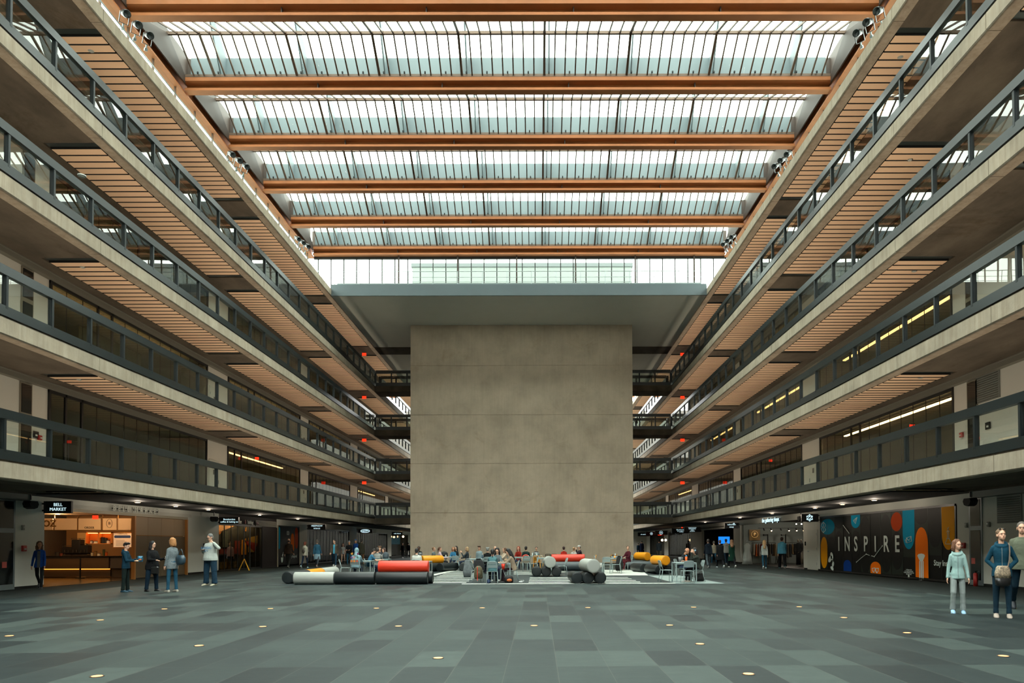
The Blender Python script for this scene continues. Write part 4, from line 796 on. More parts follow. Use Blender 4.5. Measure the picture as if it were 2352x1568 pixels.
# ================================================================ SHELL
XL, XR = -14.07, 11.556
SF = [0, 3.24, 7.04, 10.84, 14.64, 18.44]
FL = [0]+[s+.5 for s in SF[1:]]
Y0, YE = -10.0, 100.0
COF = [(-8.0, 4.3), (6.2, 17.9), (23.35, 35.3), (36.95, 49.0), (50.25, 61.6), (64.2, 76.0), (77.5, 89.0), (90.5, 99.5)]
GLZ = [(-7, 4.0), (6, 17.5), (24.8, 36.7), (39.15, 51.05), (53.0, 64.6), (67.4, 79.4), (81.2, 93.5)]
S('floor', MB().box(-14.9, 11.5, Y0, YE, -.2, 0), slate)
for x0, x1 in ((-26, -14.9), (11.5, 24)): S('floor_carpet', MB().box(x0, x1, Y0, YE, -.2, 0), carpet)
def side(s):
    # returns mapping from distance outward of fascia to X
    return (lambda d: XL-d) if s == 0 else (lambda d: XR+d)
for s in (0, 1):
    X = side(s); nm = ('left', 'right')[s]
    for k in range(1, 6):
        z = SF[k]; zt = FL[k]
        # fascia in cast lengths with joints
        joints = [Y0, 4.7, 6.0, 18.23, 23.06, 35.41, 36.81, 49.11, 50.06, 61.9, 64.05, 76.5, 77.4, 89.5, 90.4, YE]
        for a, b in zip(joints, joints[1:]):
            S('trim_1', MB().prism([(X(0), z+.03), (X(.03), z), (X(.40), z), (X(.40), zt), (X(.06), zt), (X(.06), zt-.05), (X(0), zt-.05)], 'y', a+.012, b-.012), conc)
        # soffit: outer band, cross bands, plate above
        mb = MB()
        mb.box(X(2.12), X(2.9), Y0, YE, z, z+.3)
        prev = Y0
        for a, b in COF+[(YE, YE)]:
            if b > prev or a > prev:
                mb.box(X(.40), X(2.12), prev, a, z, z+.3)
            prev = b
        mb.box(X(.40), X(9 if k < 5 else 5), Y0, YE, z+.3, zt)
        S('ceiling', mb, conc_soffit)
        # thin raised edge round each coffer, slatted tan panels in it
        for a, b in COF:
            if k == 1 and b < 0: continue
            pm = MB(); y = a+.34
            n = int((b-a-.68)/.405); st = (b-a-.68)/n
            for i in range(n): pm.box(X(.44), X(2.08), y+i*st+.038, y+(i+1)*st-.038, z+.0, z+.012)
            o = S('ceiling_panel', pm, tan)
            fm_ = MB()
            for i in range(n+1): fm_.box(X(.44), X(2.08), y+i*st-.012, y+i*st+.012, z-.016, z+.06)
            S('ceiling_blades', fm_, blackm)
            dm = MB().box(X(.42), X(2.1), a+.02, a+.3, z+.04, z+.07).box(X(.42), X(2.1), b-.3, b-.02, z+.04, z+.07)
            S('ceiling_strip', dm, dark_strip)
            bm = MB().box(X(.41), X(2.11), a+.01, b-.01, z+.06, z+.075)
            S('ceiling_void', bm, blackm)
        # steel channel along wall head
        if k > 1:
            S('trim_2', MB().box(X(2.62), X(2.95), Y0, YE, z-.18, z).box(X(2.56), X(2.62), Y0, YE, z-.03, z+.02), M('channel_grey', (112,110,98), .7))
    # upper walls
    wx = X(2.83)
    for k in range(1, 5):
        zb, zt = FL[k], SF[k+1]
        prev = Y0
        wm = MB()
        for a, b in GLZ+[(YE, YE)]:
            wm.box(wx, X(3.0), prev, a, zb, zt); prev = b
        S('wall_'+nm, wm, paint)
        # rooms behind glazing: back wall and partitions
        bw = MB().box(X(8.6), X(8.75), Y0, YE, zb, zt+.3)
        for a, b in zip([Y0]+[g[1] for g in GLZ], [g[0] for g in GLZ]+[YE]):
            m_ = (a+b)/2; bw.box(X(3.0), X(8.6), m_-.08, m_+.08, zb, zt+.3)
        S('wall_'+nm, bw, M('room_wall', (196,190,176), .8))
        S('ceiling_room', MB().box(X(3.02), X(8.58), Y0, YE, zt-.03, zt-.01), M('ceiling_tile', (190,184,168), .8, var=.05, vs=2))
        S('floor_room', MB().box(X(.4), X(8.6), Y0, YE, zb, zb+.01), M('room_floor', (96,92,84), .6))
        for gi, (a, b) in enumerate(GLZ):
            if a < 0: continue
            fr = MB(); t = .06
            fr.box(wx-.02, wx+.05, a, b, zb, zb+.1).box(wx-.02, wx+.05, a, b, zt-.28, zt-.16)
            fr.box(wx-.03, wx+.06, a, a+.1, zb, zt-.16).box(wx-.03, wx+.06, b-.06, b, zb, zt-.16)
            n = 13; w = (b-a)/n
            dk = {(0,1):0,(0,2):2,(0,3):4,(0,4):6,(1,1):7,(1,2):7,(1,3):5}.get((s, k), 3)
            for i in range(1, n):
                thick = i in (dk+1, dk+2)
                h = .09 if thick else .018
                fr.box(wx-(.02 if thick else 0), wx+(.05 if thick else .02), a+i*w-h/2, a+i*w+h/2, zb, zt-.16)
            w_ = S('window_1', MB().box(wx+.012, wx+.02, a+.05, b-.05, zb+.05, zt-.2), g_store)
            P('window_frame', fr, frame_b, w_)
            # door pull on the door leaf
            dy = a+(dk+1.15)*w
            xx = X(2.78)
            P('door_handle', MB().tube((xx, dy, zb+.8), (xx, dy, zb+1.6), .02).tube((xx, dy, zb+.95), (X(2.85), dy, zb+.95), .015).tube((xx, dy, zb+1.45), (X(2.85), dy, zb+1.45), .015), frame_b, w_)
        # narrow vertical shaft window in the long blank wall
        ya, yb = (23.5, 23.95)
        sm = MB().box(X(2.80), X(2.85), ya-.06, yb+.06, zb, zt-.2)
        w_ = S('window_2', sm, M('warm_grey_frame', (128,122,106), .6))
        P('window_pane', MB().box(X(2.78), X(2.80), ya, yb, zb+.05, zb+1.95).box(X(2.78), X(2.80), ya, yb, zb+2.1, zt-.26), M('dark_glazing', (24,27,26), .12), w_)
    # doors on piers
    for k in (1, 2):
        for (a, b) in ((36.95, 38.1), (51.3, 52.3)):
            zb = FL[k]
            d = S('door_1', MB().box(X(2.79), X(2.84), a, b, zb+.02, zb+2.15), M('door_white', (196,198,188), .6))
            P('door_handle', MB().box(X(2.76), X(2.79), b-.14, b-.08, zb+.95, zb+1.15), galv, d)
            P('hinge', MB().box(X(2.77), X(2.79), a+.02, a+.06, zb+.3, zb+.42), galv, d); P('hinge', MB().box(X(2.77), X(2.79), a+.02, a+.06, zb+1.7, zb+1.82), galv, d)
            P('door_sign', MB().box(X(2.775), X(2.79), a+.45, a+.65, zb+1.4, zb+1.65), frame_b, d)
# long lamps inside rooms, seen through the glazing
warm = M('warm_lamp', (255,196,132), .5, emit=8)
warm2 = M('warm_lamp_bright', (255,208,150), .5, emit=12)
def lamp(x0, x1, y0, y1, z, label, m=warm):
    t = T('linear_lamp', label, 'lamp', ((x0+x1)/2, (y0+y1)/2, z))
    hx, hy = abs(x1-x0)/2, abs(y1-y0)/2
    P('diffuser', MB().box(-hx, hx, -hy, hy, -.05, 0), m, t); P('housing', MB().box(-hx-.01, hx+.01, -hy-.01, hy+.01, .001, .05), blackm, t)
rooms = [(1,1,2,'first',warm2,'black mural shopfront'),(1,2,2,'second',warm,'black mural shopfront'),(1,2,3,'second',warm,'clothing shop'),(1,2,4,'second',warm,'dark shop with the blue screen'),
         (0,2,2,'second',warm,'food market'),(0,2,3,'second',warm,'coffee shop'),(0,1,3,'first',warm,'coffee shop'),(0,2,4,'second',warm,'pale pier beside the dark mural'),(1,1,5,'first',warm,'warm lit shops by the bridges'),(0,1,5,'first',warm,'passage beside the core'),(1,3,3,'third',warm,'clothing shop'),(1,3,4,'third',warm,'dark shop with the blue screen')]
for s, k, g, lv, m_, over in rooms:
    X = side(s); a, b = GLZ[g]
    lamp(X(3.72), X(3.86), a+.3, b-.8, SF[k+1]-.2, 'long warm lamp in the %s gallery room above the %s' % (lv, over), m_)
# ---- end walls
S('wall_back', MB().box(-26, 24, Y0-.3, Y0, 0, 24), paint)
S('wall_far', MB().box(-26, 24, YE, YE+.3, 0, 20), paint)
# ---- roof slab before the concrete core, its metal edge
S('ceiling_slab', MB().box(XL, XR, 48.95, 61.7, 18.44, 18.9).box(XL, XR, 64.05, 79, 18.44, 18.9), plaster)
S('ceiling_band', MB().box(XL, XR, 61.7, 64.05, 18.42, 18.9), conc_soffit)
S('trim_3', MB().box(XL, XR, 48.85, 48.95, 18.44, 19.1).box(XL, XR, 48.9, 49.4, 19.1, 19.24), M('edge_metal', (92,104,108), .4, metal=.3, var=.08, vs=.6))
S('floor_roof', MB().box(-24, 22, 49.4, 82, 18.9, 19.0), M('roof_deck', (150,156,152), .8))
for s in (0, 1):
    X = side(s); S('floor_roof', MB().box(X(.4), X(9), Y0, 49.4, 18.94, 19.0), M('roof_deck'))
# ---- concrete core tower
core = MB()
hs = [0, 3.9, 7.69, 11.46, 15.28, 18.44]
for a, b in zip(hs, hs[1:]):
    xs = [-9.84, -1.5 if a > 11 else (-9.84+17.16*(.33 if int(a) % 2 else .67)), 7.32]
    for c, d in zip(xs, xs[1:]): core.box(c+.004, d-.004, 55.48, 76, a+.012, b-.012)
core.box(-9.80, 7.28, 55.52, 75.96, 0, 18.44)
S('wall_core', core, conc_core)
# ---- footbridges between the galleries and the core
for k in range(1, 5):
    for x0, x1 in ((XL, -9.84), (7.32, XR)):
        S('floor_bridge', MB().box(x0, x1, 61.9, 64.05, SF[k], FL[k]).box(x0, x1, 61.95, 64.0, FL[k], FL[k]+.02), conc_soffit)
# ---- walls at ground floor
GXL, GXR = -17.5, 15.0
# ================================================================ GUARD RAILS
LV = ['', 'first', 'second', 'third', 'fourth']
SIDE = ['on the food market side', 'on the INSPIRE mural side']
post_me = {}
def railing(name, label, cat, p0, ax, length, k, sgn, n, group=None):
    # p0 world start, runs along ax ('x'/'y'); sgn = inward offset direction
    r = T(name, label, cat, p0, 0, group)
    f = (lambda a, b, c, d, e, g: (a, b, c, d, e, g)) if ax == 'y' else (lambda a, b, c, d, e, g: (c, d, a, b, e, g))
    P('base_rail', MB().box(*f(-.06, .06, 0, length, 0, .27)), railm, r)
    tp = MB().box(*f(-.08, .08, 0, length, 1.08, 1.33)); P('top_rail', tp, railm, r)
    w = length/n
    key = ax
    if key not in post_me:
        post_me[key] = MB().box(*f(-.05, .05, -.055, .055, .27, 1.08)).box(*f(-.065, -.05, -.04, .04, .2, 1.12)).box(*f(.05, .065, -.04, .04, .2, 1.12)).mesh('post', railm_d)
    pk = ('pane', ax, round(w, 3))
    if pk not in post_me:
        post_me[pk] = MB().box(*f(-.006, .006, .055, w-.055, .27, 1.08)).mesh('glass_pane', g_rail)
        post_me[('bead', ax, round(w, 3))] = MB().box(*f(-.02, .02, .055, w-.055, .27, .3)).mesh('glazing_bead', railm_d)
    for i in range(n+1):
        loc = (0, i*w, 0) if ax == 'y' else (i*w, 0, 0)
        link('post', post_me[key], r, loc)
        if i < n:
            q = link('glass_pane', post_me[pk], r, loc)
    return r
for s in (0, 1):
    x = (XL-.04, XR+.04)[s]
    for k in range(1, 5):
        z = FL[k]
        railing('gallery_railing', 'dark steel and glass guard rail of the %s gallery up, %s' % (LV[k], SIDE[s]), 'railing', (x, 19.0-1.8*6, z), 'y', 1.8*30-.0, k, 0, 30, 'glass guard rails of the galleries')
        railing('gallery_railing', 'far guard rail beyond the bridge, %s gallery up, %s' % (LV[k], SIDE[s]), 'railing', (x, 64.1, z), 'y', 1.8*19, k, 0, 19, 'glass guard rails past the bridges')
        bx = (XL, 7.32)[s]
        for fy, w_ in ((61.95, 'front'), (63.98, 'rear')):
            railing('bridge_railing', '%s rail of the %s footbridge up between core and gallery, %s' % (w_, LV[k], SIDE[s]), 'railing', (bx+.1, fy, z), 'x', 4.03, k, 0, 3, 'footbridge rails')
# ---- slim pipe rail on the roof slab edges
def pipe_rail(label, p0, d, L, n):
    r = T('pipe_railing', label, 'railing', p0)
    d = Vector(d)
    for h, rad in ((1.02, .022), (.62, .014), (.3, .014)):
        P('rail', MB().tube((0,0,h), tuple(d*L+Vector((0,0,h))), rad, n=6), galv, r)
    me = MB().tube((0,0,0), (0,0,1.02), .02, n=6).box(-.05,.05,-.05,.05,0,.015).mesh('post', galv)
    for i in range(n+1): link('post', me, r, tuple(d*(L*i/n)))
for s in (0, 1):
    X = side(s)
    pipe_rail('slim galvanised pipe rail on the roof edge %s' % SIDE[s], (X(.75), 5.0, 18.94), (0,1,0), 44.2, 24)
pipe_rail('slim galvanised pipe rail in front of the far clerestory glass', (XL+.1, 49.3, 19.24), (1,0,0), 25.4, 15)
tray = T('cable_tray', 'grey cable tray along the foot of the far clerestory glass', 'cable tray', (XL+.2, 49.55, 19.45))
P('side_rail', MB().box(0, 25.2, 0, .03, 0, .1), galv, tray); P('side_rail', MB().box(0, 25.2, .25, .28, 0, .1), galv, tray)
# ================================================================ ROOF
GX0, GX1 = -15.55, 13.02
ordn = ['far edge','second from the far end','third from the far end','fourth from the far end','fifth from the far end','topmost in view']
beam_me = {}
def beam(k, label, group='rust steel roof beams'):
    yb = 27.25+4.517*k
    if not beam_me:
        x0, x1 = GX0, GX1
        beam_me['bottom_flange'] = (MB().box(x0, x1, -.36, 0, 0, .11).mesh('bottom_flange', rust_lt))
        beam_me['web'] = (MB().box(x0, x1, -.12, -.09, .11, .36).mesh('web', rust))
        beam_me['top_flange'] = (MB().box(x0, x1, -.46, .2, .36, .52).mesh('top_flange', rust_lt))
        beam_me['gutter'] = (MB().box(x0, x1, -.42, .3, .52, .6).mesh('gutter', mullm))
        beam_me['splice'] = (MB().box(-.02, .02, -.3, -.12, .11, .36).mesh('splice_plate', brown))
    t = T('roof_beam', label, 'steel beam', (0, yb, 21.53), 0, group)
    for n in ('bottom_flange', 'web', 'top_flange', 'gutter'): link(n, beam_me[n], t)
    for x in (-9.7, -4.2, 1.4, 7.0): link('splice_plate', beam_me['splice'], t, (x, 0, 0))
names = {5:'rust steel beam right above the far clerestory glass',4:'rust steel roof beam, second from the clerestory glass',3:'rust steel roof beam, third from the clerestory glass',2:'rust steel roof beam, fourth from the clerestory glass',1:'rust steel roof beam, fifth from the clerestory glass',0:'rust steel roof beam cutting the top edge of the photo'}
for k in range(-5, 6):
    beam(k, names.get(k, 'rust steel roof beam over the hall behind the viewer'), )
# skylights
sk_me = {}
def skylight(k, label):
    # between beam k (near) and k+1 (far); origin at far beam far flange edge
    yb = 27.25+4.517*(k+1)
    t = T('skylight', label, 'skylight', (0, yb, 22.1), 0, 'glazed roof lights')
    A = (-.42, .02); R_ = (-1.92, .87); B = (-4.05, -.0)
    if not sk_me:
        n = 63; w = (GX1-GX0)/n
        def bar(x, r):
            m = MB()
            for (y0, z0), (y1, z1) in ((A, R_), (R_, B)):
                d = Vector((0, y1-y0, z1-z0)).normalized(); nrm = Vector((0, -d.z, d.y)); 
                if nrm.z < 0: nrm = -nrm
                p = [Vector((x, y0, z0)), Vector((x, y1, z1))]
                vs = []
                for q in p:
                    for sx in (-r, r):
                        for h in (-.035, .03): vs.append(tuple(q+Vector((sx,0,0))+nrm*h))
                m.add(vs, [(0,1,3,2),(4,6,7,5),(0,4,5,1),(2,3,7,6),(1,5,7,3),(0,2,6,4)])
            return m
        sk_me['bar'] = bar(0, .028).mesh('mullion', mullm); sk_me['bar2'] = bar(0, .05).mesh('mullion', mullm)
        sk_me['panes'] = MB().prism([A, R_, B, (B[0], B[1]+.012), (R_[0], R_[1]+.012), (A[0], A[1]+.012)], 'x', GX0, GX1).mesh('glass_panes', g_sky)
        sk_me['ridge'] = MB().box(GX0, GX1, R_[0]-.045, R_[0]+.045, R_[1]-.07, R_[1]+.05).mesh('ridge_bar', mullm)
        sk_me['sill'] = MB().box(GX0, GX1, -.46, -.38, -.04, .08).mesh('sill', mullm)
        sk_me['up'] = MB().box(GX0, GX1, .2, .28, 0, 1.25).mesh('upstand', roofwhite)
        sk_me['fin'] = MB().prism([(.2, 0), (.2, 1.25), (-1.2, 2.2), (-1.7, 2.2), (-.2, 0)], 'x', -.03, .03).mesh('bracket', roofwhite)
        sk_me['clip'] = MB().box(-.03, .03, -.56, -.5, .06, .14).mesh('latch', blackm)
        sk_me['end'] = MB().prism([A, R_, B, (B[0], -.3), (A[0], -.3)], 'x', -.03, .03).mesh('end_plate', brown)
    w = (GX1-GX0)/63
    link('glass_panes', sk_me['panes'], t); link('ridge_bar', sk_me['ridge'], t); link('sill', sk_me['sill'], t); link('upstand', sk_me['up'], t)
    link('end_plate', sk_me['end'], t, (GX0+.04, 0, 0)); link('end_plate', sk_me['end'], t, (GX1-.04, 0, 0))
    for i in range(64):
        x = GX0+w*i
        heavy = abs(((x-.53)/(w*8))-round((x-.53)/(w*8))) < .06
        link('mullion', sk_me['bar2' if heavy else 'bar'], t, (x, 0, 0))
        if k >= 0 and i % 2: link('latch', sk_me['clip'], t, (x+w*.45, 0, 0))
    x = .53-w*8*4
    while x < GX1:
        link('bracket', sk_me['fin'], t, (x, 0, 0)); x += w*8
sn = {4:'glazed roof light closest to the far clerestory',3:'glazed roof light, second from the far clerestory',2:'glazed roof light, third from the far clerestory',1:'glazed roof light, fourth from the far clerestory',0:'largest glazed roof light near the top of the photo'}
for k in range(-5, 5): skylight(k, sn.get(k, 'glazed roof light over the hall behind the viewer'))
# edge girders running along both long sides, with stiffeners
for s in (0, 1):
    x = (GX0-.02, GX1+.02)[s]; o = (-1, 1)[s]
    t = T('edge_girder', 'brown steel edge girder with orange flange along the roof lights %s' % SIDE[s], 'steel beam', (x, 0, 21.45))
    P('bottom_flange', MB().box(0, o*.42, 3, 50.0, 0, .07), rust_lt, t)
    P('web', MB().box(o*.18, o*.22, 3, 50.0, .07, .75), rust, t)
    P('upper_plate', MB().box(o*.3, o*.35, 3, 50.0, .75, 2.2), brown, t)
    P('cap_plate', MB().box(o*.1, o*.42, 3, 50.0, .68, .76), brown, t)
    me = MB().box(0, o*.3, -.02, .02, .0, 1.5).mesh('stiffener', brown)
    for k in range(-5, 6): link('stiffener', me, t, (0, 27.25+4.517*k+.55, .6))
    # clerestory under girder
    w_ = S('window_3', MB().box((x+o*.2), x+o*.21, 3, 50, 19.0, 21.45), g_sky)
    P('window_frame', MB().box(x+o*.16, x+o*.26, 3, 50, 19.0, 19.15), mullm, w_)
    for k in range(26): P('window_frame', MB().box(x+o*.17, x+o*.24, 4+k*1.8, 4.06+k*1.8, 19.1, 21.45), mullm, w_)
# far clerestory
gm = MB().box(-15.6, 13.2, 49.98, 49.99, 19.1, 21.55)
w_ = S('window_4', gm, g_sky)
fm = MB()
x = -15.3
while x < 13.2: fm.box(x-.03, x+.03, 49.93, 50.03, 19.1, 21.5); x += .89
fm.box(-15.6, 13.2, 49.9, 50.05, 21.38, 21.6).box(-15.6, 13.2, 49.9, 50.05, 19.05, 19.25)
P('window_frame', fm, frame_b, w_)
cm = MB()
for x in (-5.55, -1.45, 2.65, 6.8, 10.9, -9.65): cm.box(x-.05, x+.05, 49.7, 49.8, 19.0, 21.6)
S('trim_4', cm, brown)
# plant room on the roof beyond the clerestory
px0, z0 = on_y(947, 605, 58); px1, _ = on_y(1451, 605, 58)
t = T('roof_plant_room', 'pale rooftop plant room seen through the far clerestory glass', 'building', ((px0+px1)/2, 58, 19.0))
hw = (px1-px0)/2
P('wall', MB().box(-hw, hw, 0, 10, 0, z0-19.3), M('pale_render', (118,124,120), .8), t); P('parapet', MB().box(-hw-.08, hw+.08, -.08, 10.1, z0-19.3, z0-19.0), M('pale_cap', (92,98,98), .7), t)
# roof light over the second court behind the core
for k in range(5):
    y = 80.5+k*4.4
    t = T('roof_beam', 'rust steel beam over the second court behind the concrete core', 'steel beam', (0, y, 21.5), 0, 'beams over the second court')
    P('web', MB().box(-15.6, 13.2, -.2, .2, 0, .5), rust, t)
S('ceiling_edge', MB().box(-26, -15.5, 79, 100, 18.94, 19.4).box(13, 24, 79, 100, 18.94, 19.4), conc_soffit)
# spotlights clustered on the roof rails
sp = T('spotlight', 'x', 'spotlight')
P('barrel', MB().rings([[(.11*r*math.cos(a), y, .11*r*math.sin(a)) for a in [2*PI*i/14 for i in range(14)]] for y, r in ((.24,.75),(.2,.95),(-.05,1),(-.07,1.18),(-.3,1.18),(-.31,1.0),(-.28,.9))]), M('lamp_black', (30,36,36), .35, metal=.4), sp, True)
P('yoke', MB().box(-.16,-.14,-.03,.03,-.32,.02).box(.14,.16,-.03,.03,-.32,.02).box(-.16,.16,-.03,.03,-.34,-.32), M('lamp_black'), sp)
P('clamp', MB().tube((0,0,-.34),(0,0,-.5),.03).box(-.05,.05,-.05,.05,-.55,-.45), galv, sp)
first = True
for (px, py, sd, nm) in ((323,72,0,'food market side, topmost in view'),(552,377,0,'food market side, middle of the roof edge'),(697,562,0,'food market side, by the clerestory'),(1988,66,1,'mural side, topmost in view'),(1793,376,1,'mural side, middle of the roof edge'),(1672,557,1,'mural side, by the clerestory')):
    xx = (XL-.55, XR+.55)[sd]; yy, zz = on_x(px, py, xx)
    for j in range(3):
        lab = ('lowest', 'middle', 'uppermost')[j]+' black spotlight on the roof rail, '+nm
        loc = (xx+(.12, -.12)[sd]*(1-j), yy-.55*j+.3, zz+.08)
        if first: o = sp; o.location = loc; o['label'] = lab; first = False
        else: o = dup(sp, loc, 0, lab)
        o['group'] = 'spotlights on the roof rails'
        o.rotation_euler = (.55, 0, (.8, -.8)[sd])
# ================================================================ GROUND FLOOR FRONTS
HD = 3.06   # where wall meets the dark ceiling
for s in (0, 1):
    X = side(s); gx = (GXL, GXR)[s]; o = (-1, 1)[s]
    S('ceiling_dark', MB().box(X(.41), gx+o*6.6, 24.4, YE, 3.2, 3.24), blackm)
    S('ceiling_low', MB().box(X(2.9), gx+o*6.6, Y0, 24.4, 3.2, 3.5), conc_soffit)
    S('trim_5', MB().box(gx-o*.34, gx, Y0, 24.4, 2.99, 3.22), M('head_channel', (96,104,100), .6))
    nm = ('left', 'right')[s]
    solid = [[(Y0, 25.6), (36.0, 39.55), (48.35, 48.55), (52.85, 54.7), (66.95, 69.6), (83.75, 86), (97, YE)], [(Y0, 25.8), (38.35, 40.8), (53.6, 55.4), (66.1, 71.2), (83.3, 86), (97, YE)]][s]
    m = MB(); b = MB()
    for a, c in solid:
        m.box(gx, gx+o*.2, a, c, .1, 3.2); b.box(gx+o*.03, gx+o*.2, a, c, 0, .1)
    for (a, c), (a2, c2) in zip(solid, solid[1:]):
        if not (s == 0 and abs(c-39.55) < .1): m.box(gx, gx+o*.2, c, a2, 2.84 if s else 2.78, 3.2)
    S('wall_'+nm, m, paint); S('baseboard_'+nm, b, blackm)
    # store rooms: back wall, partitions, floor finish
    S('wall_'+nm, MB().box(gx+o*6.4, gx+o*6.6, Y0, YE, 0, 3.2), M('shop_wall', (60,54,46), .8))
    pm = MB()
    for a, c in solid[1:-1]: pm.box(gx+o*.2, gx+o*6.4, (a+c)/2-.08, (a+c)/2+.08, 0, 3.2)
    S('wall_'+nm, pm, M('shop_wall'))
    # shaft window with fire gear in the blank wall
    ya, yb = (23.25, 24.05) if s == 0 else (24.4, 24.95)
    w_ = S('window_5', MB().box(gx-o*.03, gx+o*.01, ya-.09, yb+.09, .02, 3.0), M('alu_grey', (112,122,124), .45, metal=.3))
    P('window_pane', MB().box(gx-o*.04, gx-o*.03, ya, yb, .2, 1.9).box(gx-o*.04, gx-o*.03, ya, yb, 2.05, 2.95), M('dark_glazing'), w_)
    P('notice', MB().box(gx-o*.05, gx-o*.04, ya+.3, ya+.5, .75, .95), M('red_notice', (196,90,80)), w_)
    al = T('fire_alarm', 'red fire alarm box by the shaft window, %s' % SIDE[s], 'fire alarm', (gx-o*.04, yb+.5 if s == 0 else yb+.42, 1.28))
    P('box', MB().rbox(-.04, .04, -.09, .09, 0, .2), M('alarm_red', (170,40,34), .5), al)
    P('handle', MB().box(-.05-.0, -.04, -.05, .05, .06, .1) if s else MB().box(.04, .05, -.05, .05, .06, .1), M('white_plastic', (210,210,200)), al)
    for dy in ((-.5, .9) if s == 0 else (-.9, .5)):
        k_ = T('wall_strobe', 'small pale strobe unit %s the shaft window, %s' % ('beyond' if dy > 0 else 'before', SIDE[s]), 'alarm strobe', (gx-o*.03, (yb if dy > 0 else ya)+dy*.5, 2.0))
        P('body', MB().rbox(-.03, .03, -.06, .06, 0, .17), M('strobe_grey', (140,140,130)), k_); P('lens', MB().ell((-o*.03, 0, .1), (.02,.04,.04)), M('strobe_lens', (200,200,195), .2), k_)
    # ceiling speakers
    for (py, lab) in ((24.4, 'near the blank wall'), (38.2 if s == 0 else 40.2, 'above the shop doors'),):
        k_ = T('wall_speaker', 'black wall speaker %s, %s' % (lab, SIDE[s]), 'speaker', (gx-o*.35, py, 2.86))
        P('cabinet', MB().prism([(-.22,.02),(-.16,-.1),(.0,-.15),(.16,-.1),(.22,.02),(.16,.12),(-.16,.12)], 'x', -.13, .13), blackm, k_); P('bracket', MB().box(-.02, .02, -.02, .02, .16, .36), railm_d, k_)
    # recessed lights in the dark ceiling
    for i, py in enumerate((28.5, 31.5, 34.6, 41.0, 47.5, 57.5)):
        k_ = T('ceiling_light', 'recessed light in the dark low ceiling over the walkway, %s' % SIDE[s], 'ceiling light', (X(1.75), py, 3.19), 0, 'small ceiling lights over the walkway')
        P('trim_ring', MB().tube((0,0,-.02),(0,0,0),.12,n=16), M('lamp_trim', (150,140,120), .5), k_); P('lens', MB().tube((0,0,-.035),(0,0,-.021),.08,n=16), M('dim_lamp', (255,225,185), .5, emit=2), k_)
        ld = bpy.data.lights.new('walkway_light', 'POINT'); ld.energy = 34; ld.color = (1, .84, .66); ld.shadow_soft_size = .08; lo = bpy.data.objects.new('walkway_light', ld); C.objects.link(lo); lo.parent = k_; lo.location = (0,0,-.14)
for z0_, z1_ in ((2.1, 3.0), (6.0, 6.9)):
    gx_ = GXR if z0_ < 3 else XR+2.83
    lv = T('wall_louver', 'grey louvre panel in the blank wall on the INSPIRE mural side, %s' % ('ground level' if z0_ < 3 else 'first gallery'), 'louvre', (gx_, 22.3, z0_))
    P('frame', MB().box(-.03,0,0,1.2,0,z1_-z0_), M('louver_grey', (120,124,118), .6), lv); lm = MB()
    for i in range(12): lm.add([(-.03,.05,.05+i*.07),(-.03,1.15,.05+i*.07),(-.055,1.15,.02+i*.07),(-.055,.05,.02+i*.07),(-.03,.05,.06+i*.07),(-.03,1.15,.06+i*.07)], [(0,1,2,3),(3,2,5,4)])
    P('slats', lm, M('louver_grey'), lv)
def onside(s): return (GXL, GXR)[s], (-1, 1)[s]
white_sign = M('lit_letters', (205,238,245), .5, emit=1.3)
grey_letters = M('brushed_letters', (225,226,214), .5)
def blade(s, y, z0, z1, w, lab, lines, size, extra=None, n=None):
    gx, o = onside(s)
    t = T('blade_sign', lab, 'sign', (gx-o*.12, y, z0), 0)
    x0, x1 = (0, w) if s == 0 else (-w, 0)
    P('panel', MB().rbox(x0, x1, -.06, .06, 0, z1-z0, .01), M('sign_black', (12,14,14), .4), t)
    P('bracket', MB().box(-o*-.0, o*.12, -.03, .03, .06, .12).box(0, o*.12, -.03, .03, z1-z0-.12, z1-z0-.06).box(o*.02, o*.06, -.04, .04, -.0, z1-z0), railm_d, t)
    h = z1-z0
    for i, l in enumerate(lines):
        put_text('lettering', l, size, white_sign, t, ((x0+x1)/2, -.064, h/2-(i-(len(lines)-1)/2)*size*1.05), '-y', .006)
    if extra: P('emblem', extra((x0+x1)/2, h/2), white_sign, t)
    return t
def hexlogo(cx, cz, R=.16):
    m = MB(); pts = [(cx+R*math.sin(PI*i/3), cz+R*math.cos(PI*i/3)) for i in range(6)]; y = -.068
    def l(a, b, r=.011): m.tube((a[0], y, a[1]), (b[0], y, b[1]), r, n=6)
    for i in range(6): l(pts[i], pts[(i+1) % 6]); m.tube((pts[i][0], y-.006, pts[i][1]), (pts[i][0], y+.006, pts[i][1]), .03, n=10)
    c1, c2 = (cx, cz+R*.45), (cx, cz-R*.45)
    for c in (c1, c2): m.tube((c[0], y-.006, c[1]), (c[0], y+.006, c[1]), .026, n=10)
    l(c1, pts[1]); l(c1, pts[5]); l(c2, pts[2]); l(c2, pts[4]); l(c1, pts[4]); l(c2, pts[1]); l(c1, pts[0]); l(c2, pts[3])
    return m
def disc_logo(cx, cz, R=.13):
    m = MB(); N_ = 20
    m.sweep([(cx+R*math.cos(2*PI*i/N_), -.068, cz+R*math.sin(2*PI*i/N_)) for i in range(N_)], .014, 6, True)
    m.tube((cx, -.072, cz), (cx, -.062, cz), R*.4, n=12); return m
blade(0, 25.5, 2.62, 3.04, .92, 'black lit blade sign reading BELL MARKET beside the market opening', ['BELL', 'MARKET'], .155)
blade(0, 39.5, 2.62, 3.0, 1.0, 'black lit blade sign reading Booskerdoo beside the coffee shop letters', ['Booskerdoo', 'coffee & baking co'], .13)
blade(0, 54.6, 2.62, 3.0, 1.3, 'black blade sign reading MEEPNOW over the dark shop windows', ['MEEPNOW', 'science'], .17)
